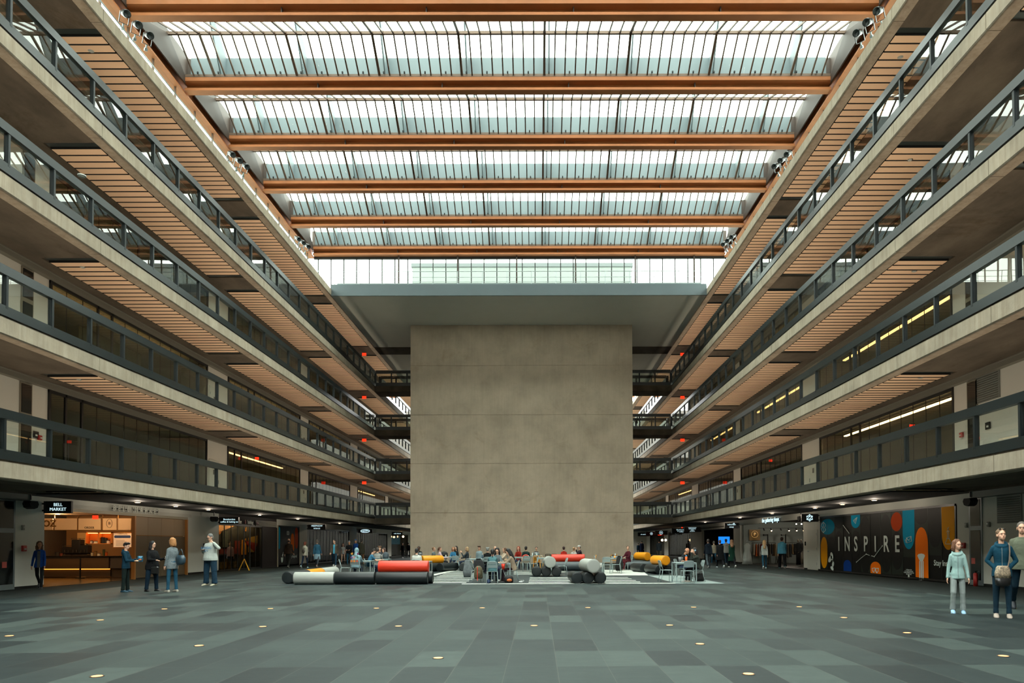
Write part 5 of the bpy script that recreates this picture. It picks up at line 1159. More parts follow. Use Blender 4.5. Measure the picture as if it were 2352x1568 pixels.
blade(0, 69.6, 2.6, 2.98, 1.4, 'black blade sign with a lit white ellipse before the exit sign', [], .1, lambda cx, cz: MB().sweep([(cx+.42*math.cos(2*PI*i/24), -.068, cz+.13*math.sin(2*PI*i/24)) for i in range(24)], .03, 6, True).tube((cx-.25,-.068,cz-.02),(cx+.25,-.068,cz+.04),.03,n=6))
blade(0, 86.0, 2.6, 2.98, 1.2, 'small dark blade sign near the concrete core, pale lettering', ['cafe bistro'], .2)
blade(1, 38.45, 2.62, 3.04, .85, 'black blade sign with lit white hexagon molecule emblem', [], .1, hexlogo)
blade(1, 53.7, 2.6, 3.0, 1.0, 'black blade sign reading suburban over the dark shop', ['suburban', 'soup'], .17, lambda cx, cz: MB().tube((cx+.18,-.07,cz+.16),(cx+.18,-.062,cz+.16),.05,n=12))
blade(1, 66.2, 2.55, 3.0, 1.5, 'black blade sign with four short lines of pale text', ['GAMEON.SPORT', 'DIMENSIONAL', 'GOLF', 'ACADEMY'], .1)
blade(1, 71.3, 2.5, 3.0, 1.7, 'black blade sign with thin script over two small birds', ['Workroom', '** coffee'], .17)
blade(1, 83.4, 2.5, 3.0, 1.4, 'black blade sign with lit round seal emblem', [], .1, lambda cx, cz: disc_logo(cx, cz, .19))
blade(1, 90.5, 2.5, 3.0, 1.4, 'black blade sign with lit round face emblem near the core', [], .1, lambda cx, cz: disc_logo(cx, cz, .15))
blade(1, 97, 2.5, 3.0, 1.5, 'black blade sign with small pale lettering next to the core', ['ab studio'], .2)
# ---- market header and letters
gx, o = onside(0)
S('trim_6', MB().box(gx+.0, gx+.03, 25.6, 36, 2.74, 2.86), M('header_alu', (140,132,112), .5, metal=.2))
hm = MB()
for i in range(5): hm.box(gx+.0, gx+.012, 26.0, 36.4, 2.88+i*.03, 2.885+i*.03)
S('trim_6', hm, M('header_groove', (120,112,94), .7))
sg = T('shop_sign', 'raised pale letters reading BELL MARKET over the market opening', 'sign', (gx+.10, 31.3, 3.0))
y = -1.85
for ch, wd in zip('BELL MARKET', (.36,.33,.31,.36,.2,.42,.4,.38,.38,.34,.3)):
    if ch != ' ':
        put_text('letter', ch, .33, grey_letters, sg, (0, y+wd/2, 0), '+x', .02, sx=1.0)
        P('standoff', MB().box(-.09, -.01, y+wd/2-.02, y+wd/2+.02, -.02, .02), railm_d, sg)
    y += wd
# ---- market interior
t_ = S('floor_market', MB().box(-23.9, -17.5, 25.6, 38, 0, .01), M('market_floor', (64,50,34), .22))
S('wall_market', MB().box(-24, -17.7, 36.6, 36.75, 0, 3.05), M('market_wall', (150,112,70), .7)); S('wall_market', MB().box(-24.1, -24, 25.6, 36.6, 0, 3.05), M('market_wall'))
S('ceiling_market', MB().box(-24, -17.7, 25.6, 36.6, 2.95, 3.05), M('market_ceiling', (190,160,126), .8))
cn = T('service_counter', 'long brown market counter with dark top and lit kick recess', 'counter', (-21.9, 33.0, 0))
P('front', MB().rbox(-2.0, 2.3, 0, .12, .42, .95), M('counter_brown', (84,66,46), .5, var=.1, vs=4, aniso=(4,1,1)), cn)
P('body', MB().box(-2.0, 2.3, .12, .8, .05, .95), M('counter_side', (70,56,40), .6), cn)
P('countertop', MB().rbox(-2.05, 2.35, -.06, .86, .95, 1.0), M('counter_stone', (34,28,22), .25), cn)
P('kick_lamp', MB().box(-2.0, 2.3, .06, .1, .38, .41), M('amber_strip', (255,160,60), .5, emit=3), cn)
c2 = T('service_counter', 'grey end section of the market counter beside the folding panels', 'counter', (-18.9, 33.05, 0))
P('front', MB().rbox(-.68, 1.1, 0, .12, .42, .95), M('counter_grey', (72,66,62), .5), c2); P('countertop', MB().rbox(-.68, 1.15, -.06, .86, .95, 1.0), M('counter_stone'), c2); P('body', MB().box(-.68, 1.1, .12, .8, .02, .95), M('counter_side'), c2)
# header boards above the counter
def facing_panel(x0, y0, x1, y1, Y):
    a, z0 = on_y(x0, y1, Y); b, z1 = on_y(x1, y0, Y); return a, b, z0, z1
cream = M('cream_board', (226,196,160), .5)
mk_brass = M('brass_letters', (120,84,36), .4, metal=.4)
for i, (x0, x1, txt, lab) in enumerate(((96,122,'oz','cream header board with brass letters oz'),(124,177,None,'blank cream header board over the counter'),(179,232,'ORDER','cream header board reading ORDER'),(235,268,'B','cream header board with a round B emblem'),(270,301,None,'cream header board closest to the folding panels'))):
    a, b, z0, z1 = facing_panel(x0, 1190, x1, 1216.5, 33.6)
    t = T('header_board', lab, 'sign board', ((a+b)/2, 33.6, z0))
    P('panel', MB().box(-(b-a)/2+.01, (b-a)/2-.01, 0, .04, 0, z1-z0), cream, t); P('frame', MB().box(-(b-a)/2, -(b-a)/2+.02, -.01, .05, 0, z1-z0+.15).box(-(b-a)/2, (b-a)/2, -.01, .05, -.03, 0), mk_brass, t)
    if txt == 'oz': put_text('lettering', 'OZ', .42, mk_brass, t, (.1, -.02, .28), '-y', .03, bold=.01)
    if txt == 'ORDER': put_text('lettering', 'ORDER', .14, M('ink', (60,48,34)), t, (0, -.012, .1), '-y', .01)
    if txt == 'B':
        P('emblem', MB().sweep([(.13*math.cos(2*PI*j/20), -.01, .3+.2*math.sin(2*PI*j/20)) for j in range(20)], .006, 5, True), M('ink'), t); put_text('lettering', 'B', .18, M('ink'), t, (0, -.012, .3), '-y', .008)
# menu board
a, b, z0, z1 = facing_panel(259, 1222, 304, 1258, 34.0)
t = T('menu_board', 'lit cream menu board with blue band beside the market shelves', 'menu board', ((a+b)/2, 34.0, z0)); hw = (b-a)/2
P('frame', MB().box(-hw, hw, 0, .06, 0, z1-z0), M('oak', (170,112,54), .5), t); P('sheet', MB().box(-hw+.04, hw-.04, -.01, 0, .04, z1-z0-.04), M('menu_cream', (236,205,170), .5, emit=.25), t)
P('band', MB().prism([(-hw+.1,.47),(-hw+.06,.53),(-hw+.1,.59),(hw-.1,.59),(hw-.06,.53),(hw-.1,.47)], 'y', -.016, -.01), M('menu_blue', (24,60,120), .5), t)
put_text('lettering', 'YEEROZ', .13, M('gold_ink', (190,150,50)), t, (0, -.014, .68), '-y', .006)
for r in range(6): P('text_row', MB().box(-hw+.15, hw-.15-(r % 3)*.1, -.013, -.01, .1+r*.05, .11+r*.05), M('ink'), t)
# lit shelf unit
a, b, z0, z1 = facing_panel(196, 1221, 256, 1249, 34.6)
t = T('wall_shelf', 'orange lit wooden wall shelf with two bays above the counter', 'shelf', ((a+b)/2, 34.6, z0)); hw = (b-a)/2; H_ = z1-z0
P('carcass', MB().box(-hw, hw, .3, .34, 0, H_).box(-hw, hw, 0, .34, 0, .03).box(-hw, hw, 0, .34, H_-.05, H_).box(-hw, -hw+.04, 0, .34, 0, H_).box(hw-.04, hw, 0, .34, 0, H_).box(-.03, .03, 0, .34, 0, H_), M('shelf_wood', (220,136,60), .5), t)
P('shelf_lamp', MB().box(-hw+.06, hw-.06, .1, .13, H_-.07, H_-.051), M('amber_lamp', (255,170,80), .5, emit=12), t)
for i, (dx, w_, h_, c_) in enumerate(((-.45,.07,.14,(190,190,180)),(-.3,.08,.1,(60,60,66)),(-.15,.16,.12,(214,204,184)),(.15,.09,.3,(30,28,26)),(.3,.08,.26,(36,32,30)),(.44,.09,.16,(225,214,196)),(.56,.04,.22,(150,60,30)))):
    k_ = T('jar', '%s on the lit wall shelf above the counter' % ('pale grey jar','small dark grey jar','wide cream box','tall black tin','black tin of middle height','cream pot','slim rusty red bottle')[i], 'container', ((a+b)/2+dx*hw/.68, 34.75, z0+.03))
    P('body', MB().tube((0,0,0),(0,0,h_*.8),w_,w_*.9,n=10), M('jar_%d' % i, c_, .4), k_); P('lid', MB().tube((0,0,h_*.8),(0,0,h_),w_*.95,n=10), M('jar_lid', (40,36,34), .4), k_)
# kitchen door
a, b, z0, z1 = facing_panel(177, 1223, 197, 1270, 36.4)
d_ = S('door_2', MB().box(a, b, 36.4, 36.46, .02, z1), M('kitchen_door', (238,196,130), .5)); P('door_glass', MB().tube(((a+b)/2-.15, 36.38, z1-.75), ((a+b)/2-.15, 36.4, z1-.75), .17, n=18), M('amber_dark', (120,84,30), .2), d_)
# machines on the counter
steelm = M('machine_steel', (90,84,76), .3, metal=.7); dkm = M('machine_dark', (26,24,22), .4)
for (px, w_, h_, lab) in ((163,.5,.42,'espresso machine on the counter under the header boards'),(182,.4,.75,'tall dark coffee brewer on the counter'),(200,.35,.5,'squat dark grinder next to the tall brewer')):
    x_, _ = on_y(px, 1270, 33.5)
    t = T('coffee_machine', lab, 'coffee machine', (x_, 33.4, 1.0))
    P('body', MB().rbox(-w_/2, w_/2, -.18, .2, .1, h_, .03), dkm, t); P('base', MB().rbox(-w_/2-.02, w_/2+.02, -.2, .22, 0, .06), steelm, t); P('back_panel', MB().box(-w_/2, w_/2, .08, .2, .06, .1), steelm, t)
    P('cup_rail', MB().box(-w_/2, w_/2, -.17, .2, h_+.04, h_+.06).box(-w_/2, -w_/2+.02, -.17, -.15, h_, h_+.06).box(w_/2-.02, w_/2, -.17, -.15, h_, h_+.06), steelm, t)
    P('spout', MB().tube((-.08,-.22,.16),(-.08,-.22,.28),.02).tube((.08,-.22,.16),(.08,-.22,.28),.02), steelm, t)
for (px, h_, r_, c_, lab) in ((213,.14,.05,(190,180,150),'pale cup'),(221,.2,.06,(120,90,50),'brown bottle'),(229,.1,.07,(220,210,190),'white bowl'),(240,.28,.05,(60,70,40),'green plant vase'),(246,.16,.05,(200,90,30),'orange jar'),(134,.16,.1,(50,46,40),'dark bowl'),(143,.12,.08,(120,60,40),'red tin')):
    x_, _ = on_y(px, 1275, 33.3)
    t = T('counter_item', '%s standing on the market counter' % lab, 'tableware', (x_, 33.25, 1.0))
    P('body', MB().tube((0,0,0),(0,0,h_),r_,r_*1.1,n=12), M('ci_'+lab.replace(' ','_'), c_, .4), t); P('rim', MB().tube((0,0,h_),(0,0,h_+.015),r_*1.15,n=12), M('jar_lid'), t)
# folding panels
fp = MB()
for i in range(4): fp.rbox(-17.62, -17.56, 31.35+i*1.15, 32.48+i*1.15, .04, 2.74)
pn = T('folding_partition', 'brown folding partition closing half of the market opening', 'partition', (-17.59, 31.35, 0))
for i in range(4):
    P('leaf', MB().rbox(-.03, .03, i*1.15, i*1.15+1.14, .04, 1.9), M('partition_brown', (100,84,62), .6, var=.1, vs=12, aniso=(1,10,1)), pn); P('upper_leaf', MB().rbox(-.03, .03, i*1.15, i*1.15+1.14, 1.92, 2.74), M('partition_tan', (146,122,94), .6), pn)
P('track', MB().box(-.05, .05, 0, 4.6, 0, .04), railm_d, pn)
S('trim_7', MB().box(-17.6, -17.45, 31.25, 31.35, 0, 2.75).box(-17.6, -17.45, 35.9, 36.0, 0, 2.75), M('oak'))
st = T('queue_stand', 'black queue barrier post in front of the market counter', 'barrier post', (on_floor(184,1328.5)[0], on_floor(184,1328.5)[1], .01))
P('base', MB().tube((0,0,0),(0,0,.03),.18,n=20), blackm, st); P('pole', MB().tube((0,0,.03),(0,0,.95),.035,n=12), blackm, st); P('belt', MB().box(-3.2, 0, -.01, .01, .88, .94), blackm, st)
ex_red = M('exit_red', (255,46,18), .5, emit=2.6)
def exit_sign(loc, facing, lab, sc_=1.0):
    t = T('exit_sign', lab, 'exit sign', loc, 0, 'red exit signs')
    P('canopy', MB().box(-.16*sc_, .16*sc_, -.04, .04, .1*sc_, .16*sc_), blackm, t)
    P('panel', MB().box(-.17*sc_, .17*sc_, -.02, .02, -.13*sc_, .1*sc_), ex_red, t)
    put_text('lettering', 'EXIT', .16*sc_, M('exit_dark', (90,10,6), .5), t, (0, -.024, -.015*sc_), '-y', .004)
    if facing: t.rotation_euler = (0, 0, facing)
x_, z_ = on_y(219, 1187, 29.5)
exit_sign((x_, 29.5, z_), 0, 'red exit sign hanging inside the market opening', .65)
for k, py in ((5, 813), (4, 912), (3, 1010), (2, 1108)):
    for s, px in ((0, 836.5), (1, 1567.5)):
        Yx = 62.6; a_, z_ = on_y(px, py, Yx)
        exit_sign((a_, Yx, z_), 0, 'red exit sign under the %s soffit by the bridges %s' % (('','','second','third','fourth','roof')[k], SIDE[s]), 1.0)
for px, py, Y_, lab in ((844,1210,75.5,'beyond the ellipse blade sign'),(1570,1209,75,'above the thin script blade sign'),(1515,1226,88,'small and far beside the core')):
    a_, z_ = on_y(px, py, Y_); exit_sign((a_, Y_, z_), 0, 'red exit sign at ground level %s' % lab, 1.2)
for s, px, py, Y_, z2, lab in ((1,2095,978,30.0,0,'first gallery room over the mural'),(0,590,1052,42,0,'first gallery room over the coffee shop'),(1,1770,1057,46,0,'first gallery room over the clothing shop')):
    a_, z_ = on_y(px, py, Y_); exit_sign((a_, Y_, z_), 0, 'red exit sign inside the %s' % lab, .6)
# market lamps
for i, (x_, y_) in enumerate(((-20.5, 28), (-22, 30.5), (-20, 32), (-22.5, 33.8), (-19, 33.8))):
    t = T('downlight', 'warm recessed downlight in the market ceiling, spot %d inward' % (i+1), 'ceiling light', (x_, y_, 2.95), 0, 'market downlights'); P('lens', MB().tube((0,0,-.012),(0,0,-.002),.1,n=14), M('warm_spot', (255,186,110), .5, emit=70), t); P('ring', MB().tube((0,0,-.008),(0,0,0),.13,n=14), M('lamp_trim'), t)
    ld = bpy.data.lights.new('market_light', 'POINT'); ld.energy = 55; ld.color = (1, .66, .34); ld.shadow_soft_size = .1; lo = bpy.data.objects.new('market_light', ld); C.objects.link(lo); lo.parent = t; lo.location = (0,0,-.15)
if 0: t = T('linear_lamp', 'pale tube lamp reflected over the market header boards', 'lamp', (-20.4, 32.0, 2.85)); P('tube', MB().tube((-1,0,0),(1,0,0),.025), M('tube_lamp', (255,214,160), .5, emit=3), t); P('end_cap', MB().tube((-1.05,0,0),(-1,0,0),.03), blackm, t)
# ---- generic shop fronts: frame, mullions, glass, door leaf
def front(s, y0, y1, n, zt, label_room=None, thick=(), m=None, base=.1):
    gx, o = onside(s)
    w = S('window_6', MB().box(gx+o*.08, gx+o*.09, y0, y1, base, zt), m or g_shop)
    fr = MB().box(gx+o*.02, gx+o*.14, y0, y1, 0, base).box(gx+o*.02, gx+o*.14, y0, y1, zt-.02, zt+.1).box(gx+o*.02, gx+o*.14, y0, y0+.08, 0, zt).box(gx+o*.02, gx+o*.14, y1-.08, y1, 0, zt)
    for i in range(1, n):
        h = .07 if i in thick else .02; yy = y0+(y1-y0)*i/n
        fr.box(gx+o*.06, gx+o*.1, yy-h, yy+h, base, zt)
    P('window_frame', fr, frame_b, w); return w
front(0, 39.55, 45.8, 7, 2.6, thick=(4, 5))
gx, o = onside(0)
S('wall_coffee', MB().box(gx, gx-.1, 45.8, 48.4, 0, 2.62).box(gx-.05, gx-.1, 39.55, 48.4, 2.6, 3.2), M('coffee_black', (34,26,23), .7))
S('trim_8', MB().box(gx+.02, gx-.04, 48.4, 48.56, 0, 2.8), M('pier_pale', (176,164,140), .7)); S('trim_8', MB().box(gx+.02, gx-.04, 52.8, 52.95, 0, 2.8), M('pier_pale'))
sb = MB()
for i in range(5): sb.box(gx+.01, gx-.02, 44.7, 48.3, 2.66+i*.075, 2.71+i*.075)
S('trim_9', sb, M('vent_slats', (150,148,136), .6))
t = T('shop_sign', 'pale letters reading erdoo coffee & baking on black over the coffee shop', 'sign', (gx+.06, 41.0, 2.84))
for txt, y_, mt in (('erdoo coffee', .55, grey_letters), ('&', 2.0, M('red_letter', (130,24,18), .5)), ('baking', 2.75, grey_letters), ('co.', 3.85, M('red_letter'))):
    put_text('lettering', txt, .34, mt, t, (0, y_, 0), '+x', .02, bold=.004)
# coffee shop interior: angular coloured wall
for poly, mt in (([(145,435),(650,435),(210,620),(145,640)], M('ci_tan', (236,160,92), .6)), ([(145,640),(200,640),(150,705)], M('ci_orange', (214,120,30), .6)), ([(690,830),(790,800),(790,1185),(675,1185)], M('ci_yellow', (224,140,24), .6)), ([(765,620),(790,495),(790,625)], M('ci_yellow')), ([(845,780),(1065,725),(1065,915),(845,865)], M('ci_ochre', (150,112,40), .6)), ([(715,835),(1065,920),(985,1110),(850,985)], M('ci_red', (140,36,18), .6)), ([(848,990),(990,1120),(845,1130)], M('ci_sand', (170,130,70), .6)), ([(150,1035),(640,1045),(640,1190),(150,1190)], M('ci_maroon', (120,22,12), .6)), ([(520,850),(640,850),(640,1040),(520,1040)], M('ci_red'))):
    S('wall_mural', MB().prism([on_x(490+x_/10.452, 1160+y_/10.452, -18.38) for x_, y_ in poly], 'x', -18.4, -18.38), mt)
S('wall_coffee', MB().box(-18.5, -18.41, 39.6, 48.3, 0, 3.2), M('shop_dark', (30,24,20), .8))
for y_ in (41.0, 43.5, 46.0):  # fill lights added to brighten the coloured wall of the coffee shop
    t = T('downlight', 'added warm fill light inside the coffee shop, %s' % {41.0:'by the sign end',43.5:'in the middle',46.0:'by the dark wall'}[y_], 'ceiling light', (-17.9, y_, 3.15)); P('lens', MB().tube((0,0,-.02),(0,0,-.005),.07,n=12), M('warm_spot'), t); P('ring', MB().tube((0,0,-.01),(0,0,0),.09,n=12), M('lamp_trim'), t)
    ld = bpy.data.lights.new('coffee_fill_light', 'POINT'); ld.energy = 80; ld.color = (1, .72, .42); ld.shadow_soft_size = .08; lo = bpy.data.objects.new('coffee_fill_light', ld); C.objects.link(lo); lo.parent = t; lo.location = (0,0,-.2)
for i, y_ in enumerate((40.6, 41.9)):
    t = T('poster', 'framed grey poster inside the coffee shop, %s of two' % ('nearer the market' if i == 0 else 'nearer the door'), 'poster', (-18.35, y_+.5, 1.35)); P('sheet', MB().box(-.02, 0, -.35, .35, 0, .95), M('poster_grey', (88,90,80), .7, var=.5, vs=9), t); P('frame', MB().box(-.03, -.02, -.38, .38, -.03, .98), blackm, t)
cc = T('service_counter', 'dark counter with orange slatted base behind the coffee shop glass', 'counter', (-18.6, 39.9, 0)); P('body', MB().box(-.3, .3, 0, 4.2, .0, .9), M('shop_dark'), cc); P('countertop', MB().box(-.35, .35, -.02, 4.25, .9, .95), dkm, cc)
cs = MB()
for i in range(12): cs.box(.3, .32, .4+i*.32, .55+i*.32, .1, .5)
P('slatted_base', cs, M('ci_ochre'), cc)
# wet floor sign
fx, fy = -17.05, 41.9
t = T('wet_floor_sign', 'yellow folding wet floor sign before the coffee shop glass', 'floor sign', (fx, fy, 0), .25)
ym = M('safety_yellow', (236,170,20), .5)
for sgn in (-1, 1):
    P('leaf', MB().add([(sgn*.3-.14*0,-.13,0),(sgn*.3,.13,0),(sgn*.02,.09,.66),(sgn*.02,-.09,.66),(sgn*.26,-.13,0),(sgn*.26,.13,0),(sgn*-.01,.09,.66),(sgn*-.01,-.09,.66)], [(0,1,2,3),(7,6,5,4),(0,4,5,1),(1,5,6,2),(2,6,7,3),(3,7,4,0)]), ym, t)
P('hinge', MB().tube((0,-.1,.66),(0,.1,.66),.02), ym, t)
# ---- murals
def stadium(y0, y1, z0, z1, top=True, bot=True, n=12):
    cy, ry = (y0+y1)/2, abs(y1-y0)/2; rz = min(ry*1.35, abs(z1-z0)/2); p = []
    if bot: p += [(cy-ry*math.cos(PI*i/n), z0+rz-rz*math.sin(PI*i/n)) for i in range(n+1)]
    else: p += [(cy-ry, z0), (cy+ry, z0)]
    if top: p += [(cy+ry*math.cos(PI*i/n), z1-rz+rz*math.sin(PI*i/n)) for i in range(n+1)]
    else: p += [(cy+ry, z1), (cy-ry, z1)]
    return p
gx, o = onside(1)
mural = T('window_mural', 'black shopfront mural reading INSPIRE with coloured rounded shapes', 'mural', (gx, 25.8, 0))
bx_ = [1885.2,1900.8,1918,1936.8,1955.6,1977,1998.6,2023.2,2047,2073.8,2102,2132.4,2163.4,2194.5]
py_ = [on_x(x, 1240, gx)[0]-25.8 for x in bx_]
bkg = M('mural_black', (12,14,13), .5, spec=.15); mg = M('mural_grey', (36,43,38), .5, spec=.15)
P('panel', MB().box(0, .03, py_[-1], py_[0], .1, 2.84), bkg, mural)
fm = MB().box(-.02, .05, py_[-1]-.08, py_[0]+.06, 2.8, 2.88).box(-.02, .05, py_[-1]-.08, py_[0]+.06, .03, .1).box(-.02, .05, py_[-1]-.08, py_[-1], .03, 2.88).box(-.02,.05,py_[0],py_[0]+.06,.03,2.88)
for q in py_[1:-1]: fm.box(-.012, .0, q-.012, q+.012, .1, 2.8)
P('frame', fm, frame_b, mural)
def mz(xz, yz):
    a, b = on_x(1870+xz/6.918, 1150+yz/6.918, gx); return a-25.8, b
def mshape(nm, poly, mt, d): P(nm, MB().prism(poly, 'x', -.004*d, -.004*d-.003), mt, mural)
def st(i, zt, zb, mt, d=2, top=True, bot=True, pad=.02, j=None):
    a, b = py_[i], py_[(i if j is None else j)+1]
    mshape('shape', stadium(b+pad, a-pad, zb, zt, top, bot), mt, d)
for i, (z0_, z1_) in {0:(.15,2.78),1:(1.6,2.78),2:(1.2,2.7),4:(1.5,2.75),5:(.15,2.7),7:(.15,2.78),8:(.15,2.78),9:(.9,2.2),10:(1.6,2.78),11:(1.0,2.2)}.items():
    mshape('backing', [(py_[i]-.03, z0_), (py_[i+1]+.03, z0_), (py_[i+1]+.03, z1_), (py_[i]-.03, z1_)], mg, 1)
mteal = M('mural_teal', (0,150,190), .7, spec=.1); mor = M('mural_orange', (250,120,10), .7, spec=.1); myel = M('mural_yellow', (240,160,6), .7, spec=.1); mred = M('mural_rust', (190,66,12), .7, spec=.1); mblue = M('mural_blue', (10,60,140), .7, spec=.1); mwhite = M('mural_white', (226,238,234), .7, spec=.1)
st(0, mz(160,290)[1], mz(160,538)[1], mteal, 2, j=1); st(0, mz(155,570)[1], mz(155,1068)[1], myel)
st(1, mz(270,570)[1], .9, bkg); st(2, 2.78, mz(395,442)[1], bkg, top=False); st(2, mz(395,475)[1], .5, bkg)
st(4, 2.8, mz(655,432)[1], mteal, top=False); st(4, mz(660,465)[1], .8, bkg); st(5, mz(818,240)[1], mz(818,1150)[1], bkg)
st(7, mz(1140,212)[1], .2, bkg); st(8, mz(1315,178)[1], mz(1315,482)[1], mred); st(8, mz(1315,490)[1], .35, bkg)
st(9, 2.8, mz(1505,768)[1], mteal, top=False); st(10, 2.8, mz(1700,378)[1], bkg, top=False); st(10, mz(1705,418)[1], .12, mor, bot=False)
st(11, 2.8, mz(1915,740)[1], bkg, top=False); st(12, 2.8, mz(2140,778)[1], myel, top=False)
st(3, mz(530,938)[1], .12, mblue, bot=False); st(6, mz(980,965)[1], .12, mor, bot=False)
for ch, xz in zip('INSPIRE', (398,531,668,825,978,1150,1325)):
    yy, zz = mz(xz, 695)
    put_text('letter', ch, .98, mwhite, mural, (-.02, yy, zz), '-x', .006, bold=.016, sx=.86)
def mline(nm, pts, r=.012, closed=False):
    q = [(-.018, *mz(*p)) for p in pts]
    P(nm, MB().sweep(q, r, 5, closed) if not closed else MB().sweep(q, r, 5, True), mwhite, mural)
def mpath(nm, segs, r=.011):
    m = MB()
    for sg_ in segs: m.path([(-.018, *mz(*p)) for p in sg_], r, 5)
    P(nm, m, mwhite, mural)
mpath('graph_line', [[(465,385),(560,512)],[(678,972),(755,905),(832,845),(885,865)],[(915,872),(962,885),(1090,715)]], .014)
dm = MB()
for p in ((560,512),(678,972),(832,845),(962,885),(1090,715)): dm.ell((-.02, *mz(*p)), (.006,.035,.035), 8, 6)
P('graph_dots', dm, mwhite, mural)
mpath('flask_icon', [[(2120,478),(2120,495),(2128,495),(2128,590),(2095,665),(2098,685),(2182,685),(2186,665),(2150,590),(2150,495),(2158,495),(2158,478),(2120,478)],[(2112,600),(2166,600)],[(2142,470),(2130,440),(2146,418)]])
mpath('envelope_icon', [[(1472,588),(1548,562),(1557,642),(1482,670),(1472,588)],[(1472,588),(1515,630),(1548,562)],[(1450,622),(1470,618)],[(1455,640),(1474,636)],[(1462,656),(1478,652)]])
mpath('paper_plane_icon', [[(690,258),(628,310),(640,322),(690,258),(652,345),(634,325)],[(690,258),(665,362),(652,345)]])
mpath('glasses_icon', [[(930,1070),(975,1065),(975,1100),(955,1140),(935,1110),(930,1070)],[(975,1078),(985,1072)],[(985,1072),(1028,1070),(1024,1115),(1003,1145),(986,1112),(985,1072)]], .016)
mpath('molecule_icon', [[(153,335),(123,372),(123,400),(140,420),(123,445),(123,470),(153,505),(184,470),(184,445),(168,420),(184,400),(184,372),(153,335)],[(153,335),(153,505)]], .014)
lf = MB()
for (x_, y_, rx, ry, an) in ((262,920,26,60,.35),(285,875,22,62,-.15),(305,1005,16,42,.1),(290,1070,20,36,-.5)):
    pts = []
    for i in range(14):
        a = 2*PI*i/14; u, v = rx*math.cos(a), ry*math.sin(a); pts.append(mz(x_+u*math.cos(an)-v*math.sin(an), y_+u*math.sin(an)+v*math.cos(an)))
    lf.prism(pts, 'x', -.016, -.02)
P('leaf_icon', lf, mwhite, mural)
mpath('stem', [(lambda: [(300,930),(310,1120)])()], .008)
a0 = mz(1708, 900); P('brush_icon', MB().prism([mz(1648,870), mz(1665,845), mz(1708,835), mz(1752,845), mz(1768,870), mz(1735,955), mz(1690,960)], 'x', -.016, -.022), mwhite, mural)
bm = MB()
for xz in (1686, 1712, 1738): bm.prism([mz(xz-9,955), mz(xz+9,955), mz(xz+9,1255), mz(xz-9,1258)], 'x', -.016, -.02)
P('brush_handle', bm, mwhite, mural)
yy, zz = mz(1985, 990); put_text('lettering', 'Stay Inspired', .3, mwhite, mural, (-.02, yy-.45, zz), '-x', .006, bold=.004)
for i, l in enumerate(('Looking to join', 'our retail community?', 'Contact bellworks.com for', 'info and tours')):
    yy, zz = mz(1512, 1092+i*24); put_text('lettering', l, .075, mwhite, mural, (-.02, yy, zz), '-x', .004)
yy, zz = mz(1510, 1204); P('square_icon', MB().box(-.02, -.016, yy-.06, yy+.06, zz-.07, zz+.07), mwhite, mural)
# dark mural beyond the coffee shop
gx, o = onside(0)
m2 = T('window_mural', 'dark shopfront mural with orange oval beyond the coffee shop', 'mural', (gx, 48.56, 0))
P('panel', MB().box(-.03, 0, 0, 4.24, .1, 2.76), bkg, m2); P('frame', MB().box(-.02,.03,0,.06,0,2.8).box(-.02,.03,4.18,4.24,0,2.8).box(-.02,.03,0,4.24,2.74,2.8), frame_b, m2)
for nm, (a, b, z0, z1), mt in (('teal_band', (.06,.35,1.2,2.7), mteal), ('orange_oval', (2.5,3.2,.9,2.3), mor), ('rust_oval', (3.35,4.0,1.2,2.74), mred)):
    P(nm, MB().prism(stadium(a, b, z0, z1), 'x', .004, .008), mt, m2)
for (y_, z_) in ((1.75, 2.3), (2.0, 2.3)): P('ring_icon', MB().sweep([(.012, y_+.1*math.cos(2*PI*i/12), z_+.14*math.sin(2*PI*i/12)) for i in range(12)], .01, 5, True), mwhite, m2)
P('acorn_icon', MB().prism([(.75+.2*math.cos(PI+PI*i/10), .62+.35*math.sin(PI+PI*i/10)) for i in range(11)], 'x', .008, .012).path([(.012,.85,.66),(.012,.95,.85),(.012,.75,.72),(.012,.98,.98)], .012, 5), mwhite, m2)
put_text('lettering', 'Stay Inspired', .3, mwhite, m2, (.012, 3.0, .66), '+x', .004)
# ---- clothing shop
gx, o = onside(1)
S('wall_shop', MB().box(20.9, 21.1, 40.8, 53.6, 0, 3.05).box(15.2, 21, 53.4, 53.6, 0, 3.05), M('shop_grey', (140,148,142), .8))
S('floor_shop', MB().box(15, 21, 40.8, 53.6, 0, .012), M('shop_floor', (46,44,40), .35))
for (Y_, z_) in ((51.5, 2.62),):
    tr = T('track_lighting', 'black ceiling track with small lamps inside the clothing shop', 'track light', (17.6, Y_, 2.55))
    P('track', MB().box(-1.9, 2.2, -.02, .02, 0, .03), blackm, tr)
    for i, dx in enumerate((-1.5, -1.0, -.3, .25, .8, 1.3, 2.0)):
        P('lamp_head', MB().tube((dx,0,0),(dx+.04,-.05,-.16),.035,.05,n=10), blackm, tr)
        if i not in (0, 2, 6): P('bulb', MB().ell((dx+.045,-.055,-.17), (.045,.045,.045), 10, 8), M('shop_bulb', (255,200,140), .5, emit=22), tr)
for i, (px, py, Yb) in enumerate(((1829,1203,46.0),(1841,1203,44.0))):
    a_, z_ = on_y(px, py, Yb)
    t = T('spot_lamp', 'bright white spot lamp at the clothing shop mouth, %s' % ('warm one' if i == 0 else 'whiter one'), 'lamp', (a_, Yb, z_)); P('bulb', MB().ell((0,0,0), (.04,.04,.04), 10, 8), M('white_bulb', (255,236,210), .5, emit=14), t); P('stem', MB().tube((0,0,.05),(0,0,.25),.015), blackm, t)
a_, z_ = on_y(1738, 1228, 52.8)
